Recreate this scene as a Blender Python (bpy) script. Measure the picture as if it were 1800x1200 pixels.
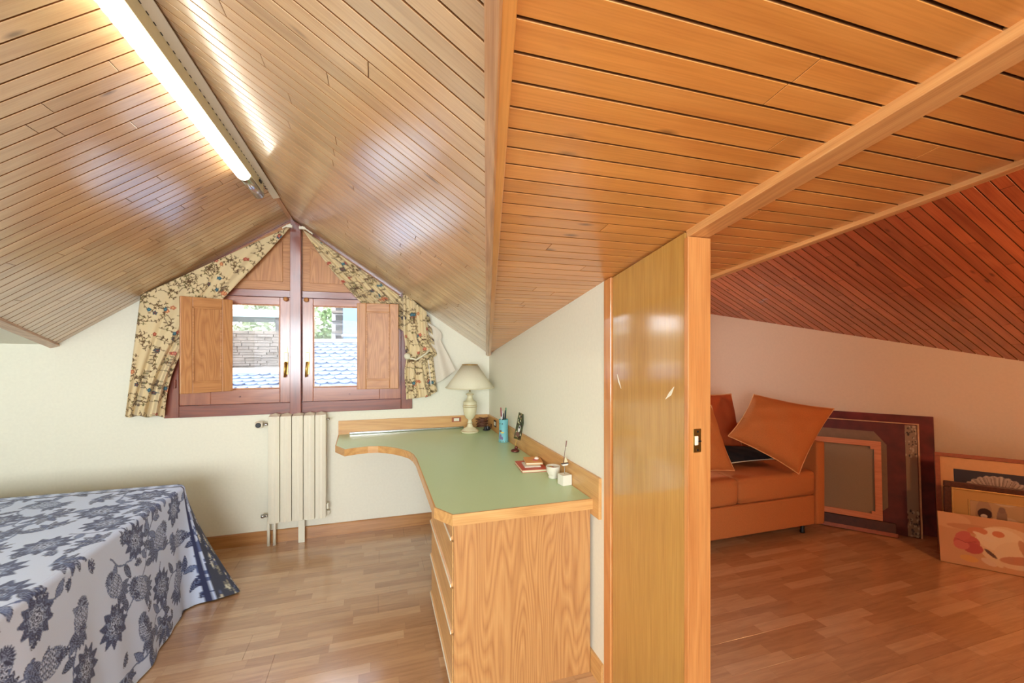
import bpy, bmesh, math, random
import numpy as np
from mathutils import Vector, Matrix
R = math.radians
for o in list(bpy.data.objects): bpy.data.objects.remove(o)
SC = bpy.context.scene; COL = SC.collection
# ------------------------------------------------------------------ camera, sky, lights, exposure
EYE = Vector((-.948, -3.694, 1.475)); YAW = R(17.45); FPX = 754.0
cam_d = bpy.data.cameras.new('camera'); cam = bpy.data.objects.new('camera', cam_d); COL.objects.link(cam)
cam.location = EYE; cam.rotation_euler = (R(90), 0, -YAW)
cam_d.sensor_width = 36; cam_d.lens = FPX/1800*36; cam_d.shift_y = 15/1800; cam_d.clip_start = .02
SC.camera = cam
vs = SC.view_settings; vs.view_transform = 'Standard'; vs.look = 'None'; vs.exposure = 0.06; vs.gamma = 1
vs.use_curve_mapping = False
W = bpy.data.worlds.new('sky'); SC.world = W; W.use_nodes = True
nt = W.node_tree; nt.nodes.clear()
wo = nt.nodes.new('ShaderNodeOutputWorld'); wb = nt.nodes.new('ShaderNodeBackground')
tc = nt.nodes.new('ShaderNodeTexCoord'); sp = nt.nodes.new('ShaderNodeSeparateXYZ'); rp = nt.nodes.new('ShaderNodeValToRGB')
nt.links.new(tc.outputs['Generated'], sp.inputs[0]); nt.links.new(sp.outputs['Z'], rp.inputs[0])
rp.color_ramp.elements[0].color = (.90, .95, 1, 1); rp.color_ramp.elements[1].color = (.62, .76, 1, 1)
nt.links.new(rp.outputs[0], wb.inputs[0]); wb.inputs[1].default_value = 7.5
nt.links.new(wb.outputs[0], wo.inputs[0])
LED_EMIT = 7.5; WARM_LAMP_W = 46.0; REAR_FILL_W = 150.0; DAY_SIDE_W = 12.0

def lamp(name, kind, loc, energy, color, rot=(0, 0, 0), size=None, size_y=None, radius=None):
    d = bpy.data.lights.new(name, kind); d.energy = energy; d.color = color
    if size: d.shape = 'RECTANGLE'; d.size = size; d.size_y = size_y or size
    if radius: d.shadow_soft_size = radius
    o = bpy.data.objects.new(name, d); COL.objects.link(o); o.location = loc; o.rotation_euler = rot
    return o
# fill light added behind the camera, standing in for daylight from an invented window
lamp('rear_fill', 'AREA', (-2.0, -6.05, 1.45), REAR_FILL_W, (.86, .94, 1.0), (R(90), 0, 0), 2.6, 1.3)
# daylight through the dormer window of the neighbouring room
lamp('side_daylight', 'AREA', (1.25, -.03, 1.25), DAY_SIDE_W, (.95, .97, 1.0), (R(-90), 0, 0), .7, .6)

# ------------------------------------------------------------------ helpers
def lin(c):
    return tuple(((v/255)/12.92 if v/255 <= .04045 else ((v/255+.055)/1.055)**2.4) for v in c)
def hx(s): return tuple(int(s[i:i+2], 16) for i in (0, 2, 4))
FW = Vector((math.sin(YAW), math.cos(YAW), 0)); RT = Vector((math.cos(YAW), -math.sin(YAW), 0)); UP = Vector((0, 0, 1))
def at(px, py, Y):
    """point on the vertical plane y = Y (parallel to the window wall) seen at this place of the photo"""
    r = FW + RT*((px-900)/FPX) + UP*((615-py)/FPX)
    return EYE + r*((Y-EYE.y)/r.y)
def mesh_obj(name, verts, faces, mat, parent=None, smooth=False):
    me = bpy.data.meshes.new(name); me.from_pydata([tuple(v) for v in verts], [], faces); me.update()
    bm = bmesh.new(); bm.from_mesh(me); bmesh.ops.recalc_face_normals(bm, faces=bm.faces); bm.to_mesh(me); bm.free()
    o = bpy.data.objects.new(name, me); COL.objects.link(o)
    if mat: me.materials.append(mat)
    if smooth: me.shade_smooth()
    adopt(o, parent); return o
def adopt(o, parent):
    if parent is not None:
        o.parent = parent
        if not parent.get('_local'):
            w = Vector((0, 0, 0)); p = parent
            while p is not None: w += p.location if not (p.parent and p.type == 'MESH') else Vector((0, 0, 0)); p = p.parent
            o.matrix_parent_inverse = Matrix.Translation(-w) if parent.parent is None else Matrix.Identity(4)
def tag(o, label=None, cat=None, group=None, kind=None):
    if label: o['label'] = label
    if cat: o['category'] = cat
    if group: o['group'] = group
    if kind: o['kind'] = kind
    return o
def thing(name, label, cat, loc=(0, 0, 0), rot=(0, 0, 0), group=None, local=False, kind=None):
    o = bpy.data.objects.new(name, None); COL.objects.link(o); o.location = loc; o.rotation_euler = rot
    o.empty_display_size = .05
    if local: o['_local'] = 1
    return tag(o, label, cat, group, kind)
class MB:
    """collects shapes into one mesh"""
    def __init__(s): s.v = []; s.f = []
    def add(s, v, f):
        b = len(s.v); s.v += [Vector(p) for p in v]; s.f += [tuple(i+b for i in q) for q in f]; return s
    def box(s, a, b):
        x0, y0, z0 = a; x1, y1, z1 = b
        return s.add([(x0,y0,z0),(x1,y0,z0),(x1,y1,z0),(x0,y1,z0),(x0,y0,z1),(x1,y0,z1),(x1,y1,z1),(x0,y1,z1)],
                     [(0,3,2,1),(4,5,6,7),(0,1,5,4),(1,2,6,5),(2,3,7,6),(3,0,4,7)])
    def prism(s, pts, vec):
        n = len(pts); pts = [Vector(p) for p in pts]; vec = Vector(vec)
        return s.add(pts+[p+vec for p in pts], [tuple(range(n))[::-1], tuple(range(n, 2*n))]+[(i, (i+1) % n, n+(i+1) % n, n+i) for i in range(n)])
    def tube(s, path, r, n=8, caps=True):
        path = [Vector(p) for p in path]; m = len(path); rs = r if isinstance(r, (list, tuple)) else [r]*m
        vs_ = []; up = None
        for i, p in enumerate(path):
            d = (path[min(i+1, m-1)]-path[max(i-1, 0)]).normalized()
            if up is None: up = Vector((0, 0, 1)) if abs(d.z) < .9 else Vector((1, 0, 0))
            a = d.cross(up).normalized(); b = a.cross(d).normalized(); up = b
            vs_ += [p+(a*math.cos(2*math.pi*k/n)+b*math.sin(2*math.pi*k/n))*rs[i] for k in range(n)]
        f = [(i*n+k, i*n+(k+1) % n, (i+1)*n+(k+1) % n, (i+1)*n+k) for i in range(m-1) for k in range(n)]
        if caps: f += [tuple(range(n))[::-1], tuple(range((m-1)*n, m*n))]
        return s.add(vs_, f)
    def lathe(s, prof, c=(0, 0, 0), n=24, axis='z', caps=True):
        vs_ = []
        for r, h in prof:
            for k in range(n):
                a = 2*math.pi*k/n; x, y = r*math.cos(a), r*math.sin(a)
                p = {'z': (x, y, h), 'y': (x, h, y), 'x': (h, x, y)}[axis]
                vs_.append((p[0]+c[0], p[1]+c[1], p[2]+c[2]))
        m = len(prof)
        f = [(i*n+k, i*n+(k+1) % n, (i+1)*n+(k+1) % n, (i+1)*n+k) for i in range(m-1) for k in range(n)]
        if caps: f += [tuple(range(n))[::-1], tuple(range((m-1)*n, m*n))]
        return s.add(vs_, f)
    def build(s, name, mat, parent=None, smooth=False, bevel=0, seg=2):
        o = mesh_obj(name, s.v, s.f, mat, parent, smooth)
        if bevel:
            m = o.modifiers.new('bevel', 'BEVEL'); m.width = bevel; m.segments = seg; m.limit_method = 'ANGLE'; m.angle_limit = R(35)
        return o
def box(name, a, b, mat, parent=None, bevel=.002): return MB().box(a, b).build(name, mat, parent, bevel=bevel)

# ------------------------------------------------------------------ materials
class N:
    def __init__(s, name):
        s.m = bpy.data.materials.new(name); s.m.use_nodes = True; s.t = s.m.node_tree; s.b = s.t.nodes['Principled BSDF']
    def n(s, kind, **kw):
        q = s.t.nodes.new('ShaderNode'+kind)
        for k, v in kw.items():
            if k.startswith('i_'):
                key = k[2:].replace('_', ' ')
                q.inputs[key].default_value = v
            else: setattr(q, k, v)
        return q
    def l(s, a, b): s.t.links.new(a, b)
    def math(s, op, a, b=None, c=None):
        q = s.n('Math', operation=op)
        for i, v in enumerate((a, b, c)):
            if v is None: continue
            if isinstance(v, (int, float)): q.inputs[i].default_value = v
            else: s.l(v, q.inputs[i])
        return q.outputs[0]
    def ramp(s, fac, stops):
        q = s.n('ValToRGB'); e = q.color_ramp.elements
        while len(e) < len(stops): e.new(.5)
        for i, (p, c) in enumerate(stops):
            e[i].position = p; e[i].color = (*c, 1)
        s.l(fac, q.inputs[0]); return q.outputs[0]
    def mix(s, fac, a, b, mode='MIX'):
        q = s.n('Mix', data_type='RGBA', blend_type=mode)
        for i, v in ((0, fac), (6, a), (7, b)):
            if isinstance(v, (int, float)): q.inputs[i].default_value = v
            elif isinstance(v, tuple): q.inputs[i].default_value = (*v, 1)
            else: s.l(v, q.inputs[i])
        return q.outputs[2]
    def set(s, **kw):
        for k, v in kw.items():
            key = k.replace('_', ' ')
            if isinstance(v, tuple) and len(v) == 3: v = (*v, 1)
            s.b.inputs[key].default_value = v
        return s
    def bump(s, h, strength=.2, dist=.002):
        q = s.n('Bump'); q.inputs['Strength'].default_value = strength; q.inputs['Distance'].default_value = dist
        s.l(h, q.inputs['Height']); s.l(q.outputs[0], s.b.inputs['Normal']); return q.outputs[0]
def plain(name, c, rough=.5, metal=0., noise=.0, scale=40, bump=0, **kw):
    k = N(name); k.set(Roughness=rough, Metallic=metal, **kw); c = lin(c)
    tc = k.n('TexCoord'); nz = k.n('TexNoise', i_Scale=scale, i_Detail=4.); k.l(tc.outputs['Object'], nz.inputs['Vector'])
    d = tuple(v*(1-noise) for v in c); u = tuple(min(1, v*(1+noise)) for v in c)
    k.l(k.ramp(nz.outputs[0], [(.3, d), (.7, u)]), k.b.inputs['Base Color'])
    if bump: k.bump(nz.outputs[0], bump, .003)
    return k.m
def wood(name, c1, c2, c3, axis='x', scale=1., rough=.4, coat=0., coat_rough=.1, knots=False, tint=.12, rnd=True, bump=.06, rings=.5, ripple=0., coat_ior=1.75, ringn=11.):
    """c1 light, c2 mid, c3 dark grain; grain runs along the object's local axis"""
    k = N(name); c1, c2, c3 = lin(c1), lin(c2), lin(c3)
    tc = k.n('TexCoord'); oi = k.n('ObjectInfo')
    vm = k.n('VectorMath', operation='ADD'); k.l(tc.outputs['Object'], vm.inputs[0])
    if rnd:
        cx = k.n('CombineXYZ'); m = k.math('MULTIPLY', oi.outputs['Random'], 37.)
        for i in range(3): k.l(m, cx.inputs[i])
        k.l(cx.outputs[0], vm.inputs[1])
    mp = k.n('Mapping'); s = {'x': (1.2, 14, 14), 'y': (14, 1.2, 14), 'z': (14, 14, 1.2)}[axis]
    mp.inputs['Scale'].default_value = tuple(v*scale for v in s); k.l(vm.outputs[0], mp.inputs[0])
    nz = k.n('TexNoise', i_Scale=2., i_Detail=6., i_Roughness=.6); k.l(mp.outputs[0], nz.inputs['Vector'])
    # cathedral rings: bands through a slowly distorted field
    mp2 = k.n('Mapping'); s2 = {'x': (.55, 5, 5), 'y': (5, .55, 5), 'z': (5, 5, .55)}[axis]
    mp2.inputs['Scale'].default_value = tuple(v*scale for v in s2); k.l(vm.outputs[0], mp2.inputs[0])
    nz2 = k.n('TexNoise', i_Scale=1., i_Detail=1.); k.l(mp2.outputs[0], nz2.inputs['Vector'])
    ring = k.math('FRACT', k.math('MULTIPLY', nz2.outputs[0], ringn))
    ring = k.math('ABSOLUTE', k.math('SUBTRACT', ring, .5))
    col = k.ramp(nz.outputs[0], [(.25, c3), (.5, c2), (.75, c1)])
    rc = k.ramp(ring, [(0., tuple(a*.8+b*.2 for a, b in zip(c3, c2))), (.22, c2), (.5, c1)])
    col = k.mix(rings, col, rc)
    fine = k.n('Mapping'); s3 = {'x': (6, 260, 260), 'y': (260, 6, 260), 'z': (260, 260, 6)}[axis]
    fine.inputs['Scale'].default_value = s3; k.l(vm.outputs[0], fine.inputs[0])
    fz = k.n('TexNoise', i_Scale=1., i_Detail=2.); k.l(fine.outputs[0], fz.inputs['Vector'])
    col = k.mix(.3, col, k.ramp(fz.outputs[0], [(.35, tuple(v*.8 for v in c2)), (.6, c1)]))
    if knots:
        vo = k.n('TexVoronoi', i_Scale=1.); mk = k.n('Mapping'); mk.inputs['Scale'].default_value = {'x': (3.2, 9, 9), 'y': (9, 3.2, 9), 'z': (9, 9, 3.2)}[axis]
        k.l(vm.outputs[0], mk.inputs[0]); k.l(mk.outputs[0], vo.inputs['Vector'])
        col = k.mix(k.ramp(vo.outputs['Distance'], [(.03, (.8, .8, .8)), (.11, (0, 0, 0))]), col, tuple(v*.35 for v in c3))
    if tint:
        hs = k.n('HueSaturation'); k.l(col, hs.inputs['Color'])
        k.l(k.math('ADD', k.math('MULTIPLY', oi.outputs['Random'], 2*tint), 1-tint), hs.inputs['Value']); col = hs.outputs[0]
    k.l(col, k.b.inputs['Base Color'])
    k.set(Roughness=rough, Coat_Weight=coat, Coat_Roughness=coat_rough, Coat_IOR=coat_ior)
    k.bump(fz.outputs[0], bump, .001)
    if ripple:
        rz = k.n('TexNoise', i_Scale=90., i_Detail=2.); k.l(vm.outputs[0], rz.inputs['Vector'])
        q = k.n('Bump'); q.inputs['Strength'].default_value = ripple; q.inputs['Distance'].default_value = .002
        k.l(rz.outputs[0], q.inputs['Height']); k.l(q.outputs[0], k.b.inputs['Coat Normal'])
    return k.m
def vcol(name, rough=.8, **kw):
    k = N(name); a = k.n('Attribute', attribute_name='print'); k.set(Roughness=rough, **kw)
    tc = k.n('TexCoord'); nz = k.n('TexNoise', i_Scale=600., i_Detail=1.); k.l(tc.outputs['Object'], nz.inputs['Vector'])
    k.l(k.mix(.12, a.outputs['Color'], k.mix(1., a.outputs['Color'], nz.outputs[0], 'MULTIPLY')), k.b.inputs['Base Color'])
    k.bump(nz.outputs[0], .15, .001)
    return k.m
M = {}
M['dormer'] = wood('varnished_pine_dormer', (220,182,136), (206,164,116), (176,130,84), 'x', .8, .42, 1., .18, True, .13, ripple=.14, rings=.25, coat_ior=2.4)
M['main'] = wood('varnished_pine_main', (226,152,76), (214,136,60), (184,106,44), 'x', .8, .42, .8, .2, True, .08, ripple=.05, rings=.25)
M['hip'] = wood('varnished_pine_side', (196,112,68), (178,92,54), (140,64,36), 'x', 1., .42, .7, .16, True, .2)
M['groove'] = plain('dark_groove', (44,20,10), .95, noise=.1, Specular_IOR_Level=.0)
M['edge'] = plain('shaded_board_edge', (140,90,52), .9, noise=.1, Specular_IOR_Level=.1)  # unvarnished board sides; groove shade painted in as a darker brown
M['beam'] = wood('beam_oak', (210,165,120), (184,130,84), (140,88,52), 'x', 2., .45, .6, .2, False, .05, bump=.1)
M['trim'] = wood('trim_oak', (228,168,104), (212,146,82), (180,112,58), 'x', 1.4, .45, .5, .2, False, .05)
M['trimz'] = wood('jamb_oak', (228,160,92), (214,138,72), (184,108,52), 'z', 1.4, .4, .7, .12, False, .03, rnd=False)
M['panelz'] = wood('lacquered_veneer', (206,158,82), (192,142,66), (174,120,52), 'z', 1.3, .35, 1., .10, False, 0, rnd=False, rings=.15, ripple=.03)
M['oakz'] = wood('oak_veneer_upright', (208,156,96), (192,134,76), (152,94,50), 'z', 1.3, .5, .25, .25, False, 0, rnd=False, rings=.7, ringn=30.)
M['oakx'] = wood('oak_edge', (226,178,112), (212,158,92), (184,126,66), 'x', 1.3, .5, .3, .25, False, 0, rnd=False)
M['oaky'] = wood('oak_edge_deep', (226,178,112), (212,158,92), (184,126,66), 'y', 1.3, .5, .3, .25, False, 0, rnd=False)
M['mahog'] = wood('dark_window_wood', (150,74,44), (126,54,32), (84,32,20), 'x', 1.5, .4, .6, .15, False, 0, rnd=False)
M['mahogz'] = wood('dark_window_wood_upright', (150,74,44), (126,54,32), (84,32,20), 'z', 1.5, .4, .6, .15, False, 0, rnd=False)
M['sashx'] = wood('sash_wood', (176,104,66), (156,84,50), (120,58,34), 'x', 1.5, .4, .6, .15, False, 0, rnd=False)
M['sashz'] = wood('sash_wood_upright', (176,104,66), (156,84,50), (120,58,34), 'z', 1.5, .4, .6, .15, False, 0, rnd=False)
M['shutz'] = wood('shutter_pine', (208,150,94), (190,128,74), (154,90,46), 'z', 2.4, .5, .15, .35, False, 0, rnd=False, rings=.7)
M['shutx'] = wood('shutter_pine_rail', (208,150,94), (190,128,74), (154,90,46), 'x', 2.4, .5, .15, .35, False, 0, rnd=False)
M['board'] = wood('baseboard_wood', (196,142,84), (178,122,68), (146,92,48), 'x', 1.2, .45, .4, .2, False, 0, rnd=False)
M['wall'] = plain('cream_plaster', (238,234,214), .75, noise=.02, scale=60, bump=.06)
M['wallw'] = plain('plaster_side_room', (236,214,186), .8, noise=.02, scale=60, bump=.06)
M['white'] = plain('white_enamel', (236,230,208), .35, noise=.01)
M['chrome'] = plain('chrome', (200,200,198), .2, 1.)
M['brass'] = plain('brass', (205,170,95), .28, 1.)
M['black'] = plain('black_plastic', (22,22,24), .4)
M['green'] = plain('green_laminate', (192,220,172), .30, noise=.02, scale=200)
M['cream'] = plain('cream_ceramic', (226,216,178), .35, noise=.03)
M['gold'] = plain('gold_line', (190,150,80), .35, .6)
M['shade'] = plain('lamp_shade_fabric', (224,218,190), .85, noise=.05, scale=300, bump=.1)
M['sofa'] = plain('ochre_upholstery', (190,114,56), .85, noise=.1, scale=300, bump=.15)
M['sofacush'] = plain('ochre_cushion', (196,116,54), .8, noise=.08, scale=200, bump=.12)
M['piping'] = plain('tan_piping', (226,170,110), .7)
M['maroon'] = plain('maroon_painted_board', (112,30,26), .6, noise=.45, scale=9)
M['maroon2'] = plain('dark_maroon_surface', (98,34,30), .6, noise=.35, scale=12)
M['canvas'] = plain('raw_canvas', (150,128,100), .9, noise=.06, scale=250, bump=.1)
M['pinewood'] = wood('stretcher_pine', (226,150,104), (212,132,88), (186,104,66), 'x', 2, .6, 0, .2, False, 0)
M['creamwood'] = plain('cream_edge', (206,160,120), .6, noise=.15, scale=30)
M['redwood'] = plain('reddish_frame', (160,86,54), .5, noise=.15, scale=40)
M['darkgold'] = plain('dark_ornate_frame', (84,42,24), .4, noise=.35, scale=60, bump=.4)
M['goldleaf'] = plain('gilt_edge', (222,180,110), .35, .5, noise=.1)
M['glass'] = None
g = N('window_glass'); g.set(Base_Color=(1., 1., 1.), Roughness=0., Alpha=.08, Specular_IOR_Level=.6); M['glass'] = g.m
# laminate floor: three printed strips to a board, in world position
def floor_mat():
    k = N('laminate_floor'); ge = k.n('NewGeometry'); sx = k.n('SeparateXYZ'); k.l(ge.outputs['Position'], sx.inputs[0])
    row = k.math('FLOOR', k.math('DIVIDE', sx.outputs['Y'], .065))
    w = k.n('TexWhiteNoise', noise_dimensions='1D'); k.l(row, w.inputs['W'])
    xx = k.math('ADD', k.math('DIVIDE', sx.outputs['X'], .36), k.math('MULTIPLY', w.outputs[0], 9.))
    cell = k.math('FLOOR', xx)
    cv = k.n('CombineXYZ'); k.l(row, cv.inputs[0]); k.l(cell, cv.inputs[1])
    w2 = k.n('TexWhiteNoise', noise_dimensions='2D'); k.l(cv.outputs[0], w2.inputs['Vector'])
    add = k.n('VectorMath', operation='MULTIPLY_ADD'); k.l(w2.outputs['Color'], add.inputs[0]); add.inputs[1].default_value = (9, 9, 9); k.l(ge.outputs['Position'], add.inputs[2])
    mp = k.n('Mapping'); mp.inputs['Scale'].default_value = (2.2, 22, 1); k.l(add.outputs[0], mp.inputs[0])
    nz = k.n('TexNoise', i_Scale=2., i_Detail=6., i_Roughness=.6, i_Distortion=.6); k.l(mp.outputs[0], nz.inputs['Vector'])
    base = k.ramp(w2.outputs[0], [(0., lin((170,126,86))), (.5, lin((192,150,106))), (1., lin((218,182,140)))])
    gr = k.ramp(nz.outputs[0], [(.3, lin((146,104,68))), (.6, lin((210,168,122)))])
    col = k.mix(.35, base, gr)
    fy = k.math('FRACT', k.math('DIVIDE', sx.outputs['Y'], .065)); fx = k.math('FRACT', xx)
    ln = k.math('MAXIMUM', k.math('LESS_THAN', fy, .025), k.math('LESS_THAN', fx, .005))
    col = k.mix(k.math('MULTIPLY', ln, .22), col, lin((120,80,46)))
    k.l(col, k.b.inputs['Base Color']); k.set(Roughness=.38, Coat_Weight=1., Coat_Roughness=.17, Coat_IOR=1.65)
    k.bump(nz.outputs[0], .05, .001); return k.m
M['floor'] = floor_mat()

# ------------------------------------------------------------------ painter (colour prints stored on the vertices)
class Paint:
    def __init__(s, w, h, res, base):
        s.w, s.h, s.res = w, h, res; s.nx, s.ny = int(w/res), int(h/res)
        s.a = np.ones((s.ny, s.nx, 3))*np.array(base)/255.
        s.X, s.Y = np.meshgrid((np.arange(s.nx)+.5)*res, (np.arange(s.ny)+.5)*res)
    def win(s, cx, cy, r):
        """index arrays around a centre, wrapped so the print tiles"""
        m = int(r/s.res)+2; ix = np.arange(int(cx/s.res)-m, int(cx/s.res)+m+1); iy = np.arange(int(cy/s.res)-m, int(cy/s.res)+m+1)
        X, Y = np.meshgrid((ix+.5)*s.res-cx, (iy+.5)*s.res-cy)
        return np.ix_(iy % s.ny, ix % s.nx), X, Y
    def put(s, I, mask, c, al=1.):
        m = (np.clip(mask, 0, 1)*al)[..., None]; s.a[I] = s.a[I]*(1-m)+np.array(c)/255.*m
    def disc(s, cx, cy, rx, c, ry=None, ang=0, al=1.):
        ry = ry or rx; I, X, Y = s.win(cx, cy, max(rx, ry)); ca, sa = math.cos(ang), math.sin(ang)
        u, v = X*ca+Y*sa, -X*sa+Y*ca; d = np.sqrt((u/rx)**2+(v/ry)**2)
        s.put(I, (1-d)*min(rx, ry)/s.res+.5, c, al)
    def leaf(s, cx, cy, ang, L, Wd, c, rib=None, outline=None):
        I, X, Y = s.win(cx, cy, L*1.05); ca, sa = math.cos(ang), math.sin(ang); u, v = (X*ca+Y*sa)/L, -X*sa+Y*ca
        ins = (u > 0) & (u < 1); half = np.where(ins, np.sin(np.pi*np.clip(u, 0, 1)**.8)*Wd/2, 0)
        m = np.where(ins, (half-np.abs(v))/s.res+.5, 0)
        if outline:
            s.put(I, np.where(ins, (half+s.res*1.3-np.abs(v))/s.res+.5, 0), outline)
        s.put(I, m, c)
        if rib is not None:
            st = (np.sin((u*L+np.abs(v)*.8)*2*np.pi/(.009))>.15).astype(float)
            s.put(I, np.where(m > .6, st, 0), rib, .75)
    def stroke(s, pts, w, c):
        for (x0, y0), (x1, y1) in zip(pts[:-1], pts[1:]):
            n = max(2, int(math.hypot(x1-x0, y1-y0)/(w*.4)))
            for i in range(n):
                t = i/n; s.disc(x0+(x1-x0)*t, y0+(y1-y0)*t, w/2, c)
    def sample(s, x, y):
        return s.a[(np.floor(y/s.res).astype(int)) % s.ny, (np.floor(x/s.res).astype(int)) % s.nx]
def srgb2lin(a): return np.where(a <= .04045, a/12.92, ((a+.055)/1.055)**2.4)
def set_print(o, cols):
    me = o.data; ca = me.color_attributes.new('print', 'FLOAT_COLOR', 'POINT')
    buf = np.ones((len(me.vertices), 4)); buf[:, :3] = srgb2lin(np.clip(cols, 0, 1)); ca.data.foreach_set('color', buf.ravel())
def grid_obj(name, P, cols, mat, parent=None, thick=0, smooth=True, local=False):
    """P: (n, m, 3) points"""
    n, m = P.shape[:2]; v = P.reshape(-1, 3)
    idx = np.arange(n*m).reshape(n, m)
    f = np.stack([idx[:-1, :-1], idx[:-1, 1:], idx[1:, 1:], idx[1:, :-1]], -1).reshape(-1, 4)
    me = bpy.data.meshes.new(name); me.vertices.add(n*m); me.vertices.foreach_set('co', v.astype(np.float32).ravel())
    me.loops.add(len(f)*4); me.loops.foreach_set('vertex_index', f.astype(np.int32).ravel())
    me.polygons.add(len(f)); me.polygons.foreach_set('loop_start', np.arange(len(f), dtype=np.int32)*4)
    me.update(calc_edges=True); me.validate()
    o = bpy.data.objects.new(name, me); COL.objects.link(o); me.materials.append(mat)
    if smooth: me.shade_smooth()
    if cols is not None: set_print(o, cols.reshape(-1, 3))
    if thick:
        md = o.modifiers.new('thickness', 'SOLIDIFY'); md.thickness = thick; md.offset = 0
    adopt(o, parent); return o

# ================================================================== THE SETTING
ZR, XR = 2.491, -1.58                    # dormer ridge
KR, KL = .667, .683                      # dormer slopes
EV, MS = 1.44, .166                      # main slope: height at the window wall, rise per metre towards the camera
XL = -3.025
zr = lambda x: EV - KR*x if x > XR else None
z_right = lambda x: ZR - KR*(x-XR)*(ZR-EV)/(KR*-XR) if True else 0
def z_dr(x): return ZR-(ZR-EV)*(x-XR)/(-XR)           # right dormer slope (EV at x = 0)
def z_dl(x): return ZR-(ZR-1.505)*(XR-x)/(XR-XL)      # left dormer slope (1.505 at XL)
def z_main(y): return EV-MS*y
KR = (ZR-EV)/(-XR); KL = (ZR-1.505)/(XR-XL)
def x_valley_r(y): return MS*y/KR                      # y negative
def x_valley_l(y): return XL-(-MS*y - 0)/KL*-1         # = XL + MS*|y|/KL
def x_valley_l(y): return XL + MS*abs(y)/KL
BW = .0583                                              # board pitch
Y_END = -4.1

def clip(poly, a, b, c):
    """keep the part of a 2D polygon where a*x+b*y <= c"""
    out = []
    for i in range(len(poly)):
        p, q = poly[i], poly[(i+1) % len(poly)]; dp, dq = a*p[0]+b*p[1]-c, a*q[0]+b*q[1]-c
        if dp <= 0: out.append(p)
        if (dp < 0 < dq) or (dq < 0 < dp):
            t = dp/(dp-dq); out.append((p[0]+(q[0]-p[0])*t, p[1]+(q[1]-p[1])*t))
    return out
def slab(name, poly, ox, ex, ey, th, mat, parent, ch=.0008):
    """a board: polygon in the (ex, ey) plane about the origin ox, thickness th along ex x ey, edges chamfered"""
    ex, ey = Vector(ex).normalized(), Vector(ey).normalized(); ez = ex.cross(ey)
    cx = sum(p[0] for p in poly)/len(poly); cy = sum(p[1] for p in poly)/len(poly)
    lp = [(p[0]-cx, p[1]-cy) for p in poly]; n = len(lp)
    def inset(p):
        l = math.hypot(*p) or 1
        return (p[0]-math.copysign(min(ch, abs(p[0])*.5), p[0]), p[1]-math.copysign(min(ch, abs(p[1])*.5), p[1]))
    top = [inset(p) for p in lp]
    v = [(p[0], p[1], 0) for p in lp]+[(p[0], p[1], th-ch) for p in lp]+[(p[0], p[1], th) for p in top]
    f = [tuple(range(n))[::-1], tuple(range(2*n, 3*n))]
    for i in range(n):
        j = (i+1) % n; f += [(i, j, n+j, n+i), (n+i, n+j, 2*n+j, 2*n+i)]
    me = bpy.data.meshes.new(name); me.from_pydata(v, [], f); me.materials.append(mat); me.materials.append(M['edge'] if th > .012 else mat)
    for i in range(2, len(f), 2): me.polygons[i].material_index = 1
    o = bpy.data.objects.new(name, me); COL.objects.link(o)
    mw = Matrix((ex, ey, ez)).transposed().to_4x4(); mw.translation = Vector(ox)+ex*cx+ey*cy
    o.matrix_basis = mw
    if parent: o.parent = parent
    return o
def board_rows(parent, mat, ox, ex, ey, y0, y1, span, lens=(.7, 1.5), seed=1, th=.015, extra=None):
    """rows of boards: rows step along ey (pitch BW), each spans span(row_lo, row_hi) along ex, with random butt joints"""
    rnd = random.Random(seed); r = y0; cnt = 0
    while r < y1-.01:
        a, b = r+.0027, min(r+BW-.0027, y1)
        s0, s1 = span(.5*(a+b))
        x = s0
        cuts = [s0]
        x = s0+rnd.uniform(.15, lens[1])
        while x < s1-.12:
            cuts.append(x); x += rnd.uniform(*lens)
        cuts.append(s1)
        for c0, c1 in zip(cuts[:-1], cuts[1:]):
            p = [(c0+.0009, a), (c1-.0009, a), (c1-.0009, b), (c0+.0009, b)]
            if extra: p = extra(p)
            if len(p) >= 3 and c1-c0 > .02: slab('plank', p, ox, ex, ey, th*rnd.uniform(.96, 1.), mat, parent); cnt += 1
        r += BW
    return cnt
TH = .015
# --- dormer right slope: local ex runs down the slope to the right, ey runs towards the camera
ceil_r = MB(); n_up = Vector((KR, 0, 1)).normalized()
def shell(name, pts, nrm, gap=.016, t=.03):
    pts = [Vector(p)+nrm*gap for p in pts]
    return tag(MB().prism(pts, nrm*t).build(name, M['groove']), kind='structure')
YB = -6.3
c_dr = shell('ceiling', [(XR, .05, ZR), (0.02, .05, EV-KR*.02), (x_valley_r(YB), YB, z_main(YB)), (XR, YB, ZR)], n_up)
ex = Vector((1, 0, -KR)).normalized(); LR = math.hypot(1, KR)
def clip_r(p):   # x <= valley : s/LR+XR <= MS*y/KR, ey = -y
    return clip(p, 1/LR, MS/KR, -XR)
# board faces lie on the slope plane, their bodies reach up to the shell
board_rows(c_dr, M['dormer'], Vector((XR, 0, ZR))+n_up*TH, ex, (0, -1, 0), 0, -Y_END, lambda r: (0, (x_valley_r(-r)-XR)*LR+.02), seed=3, extra=clip_r)
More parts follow.
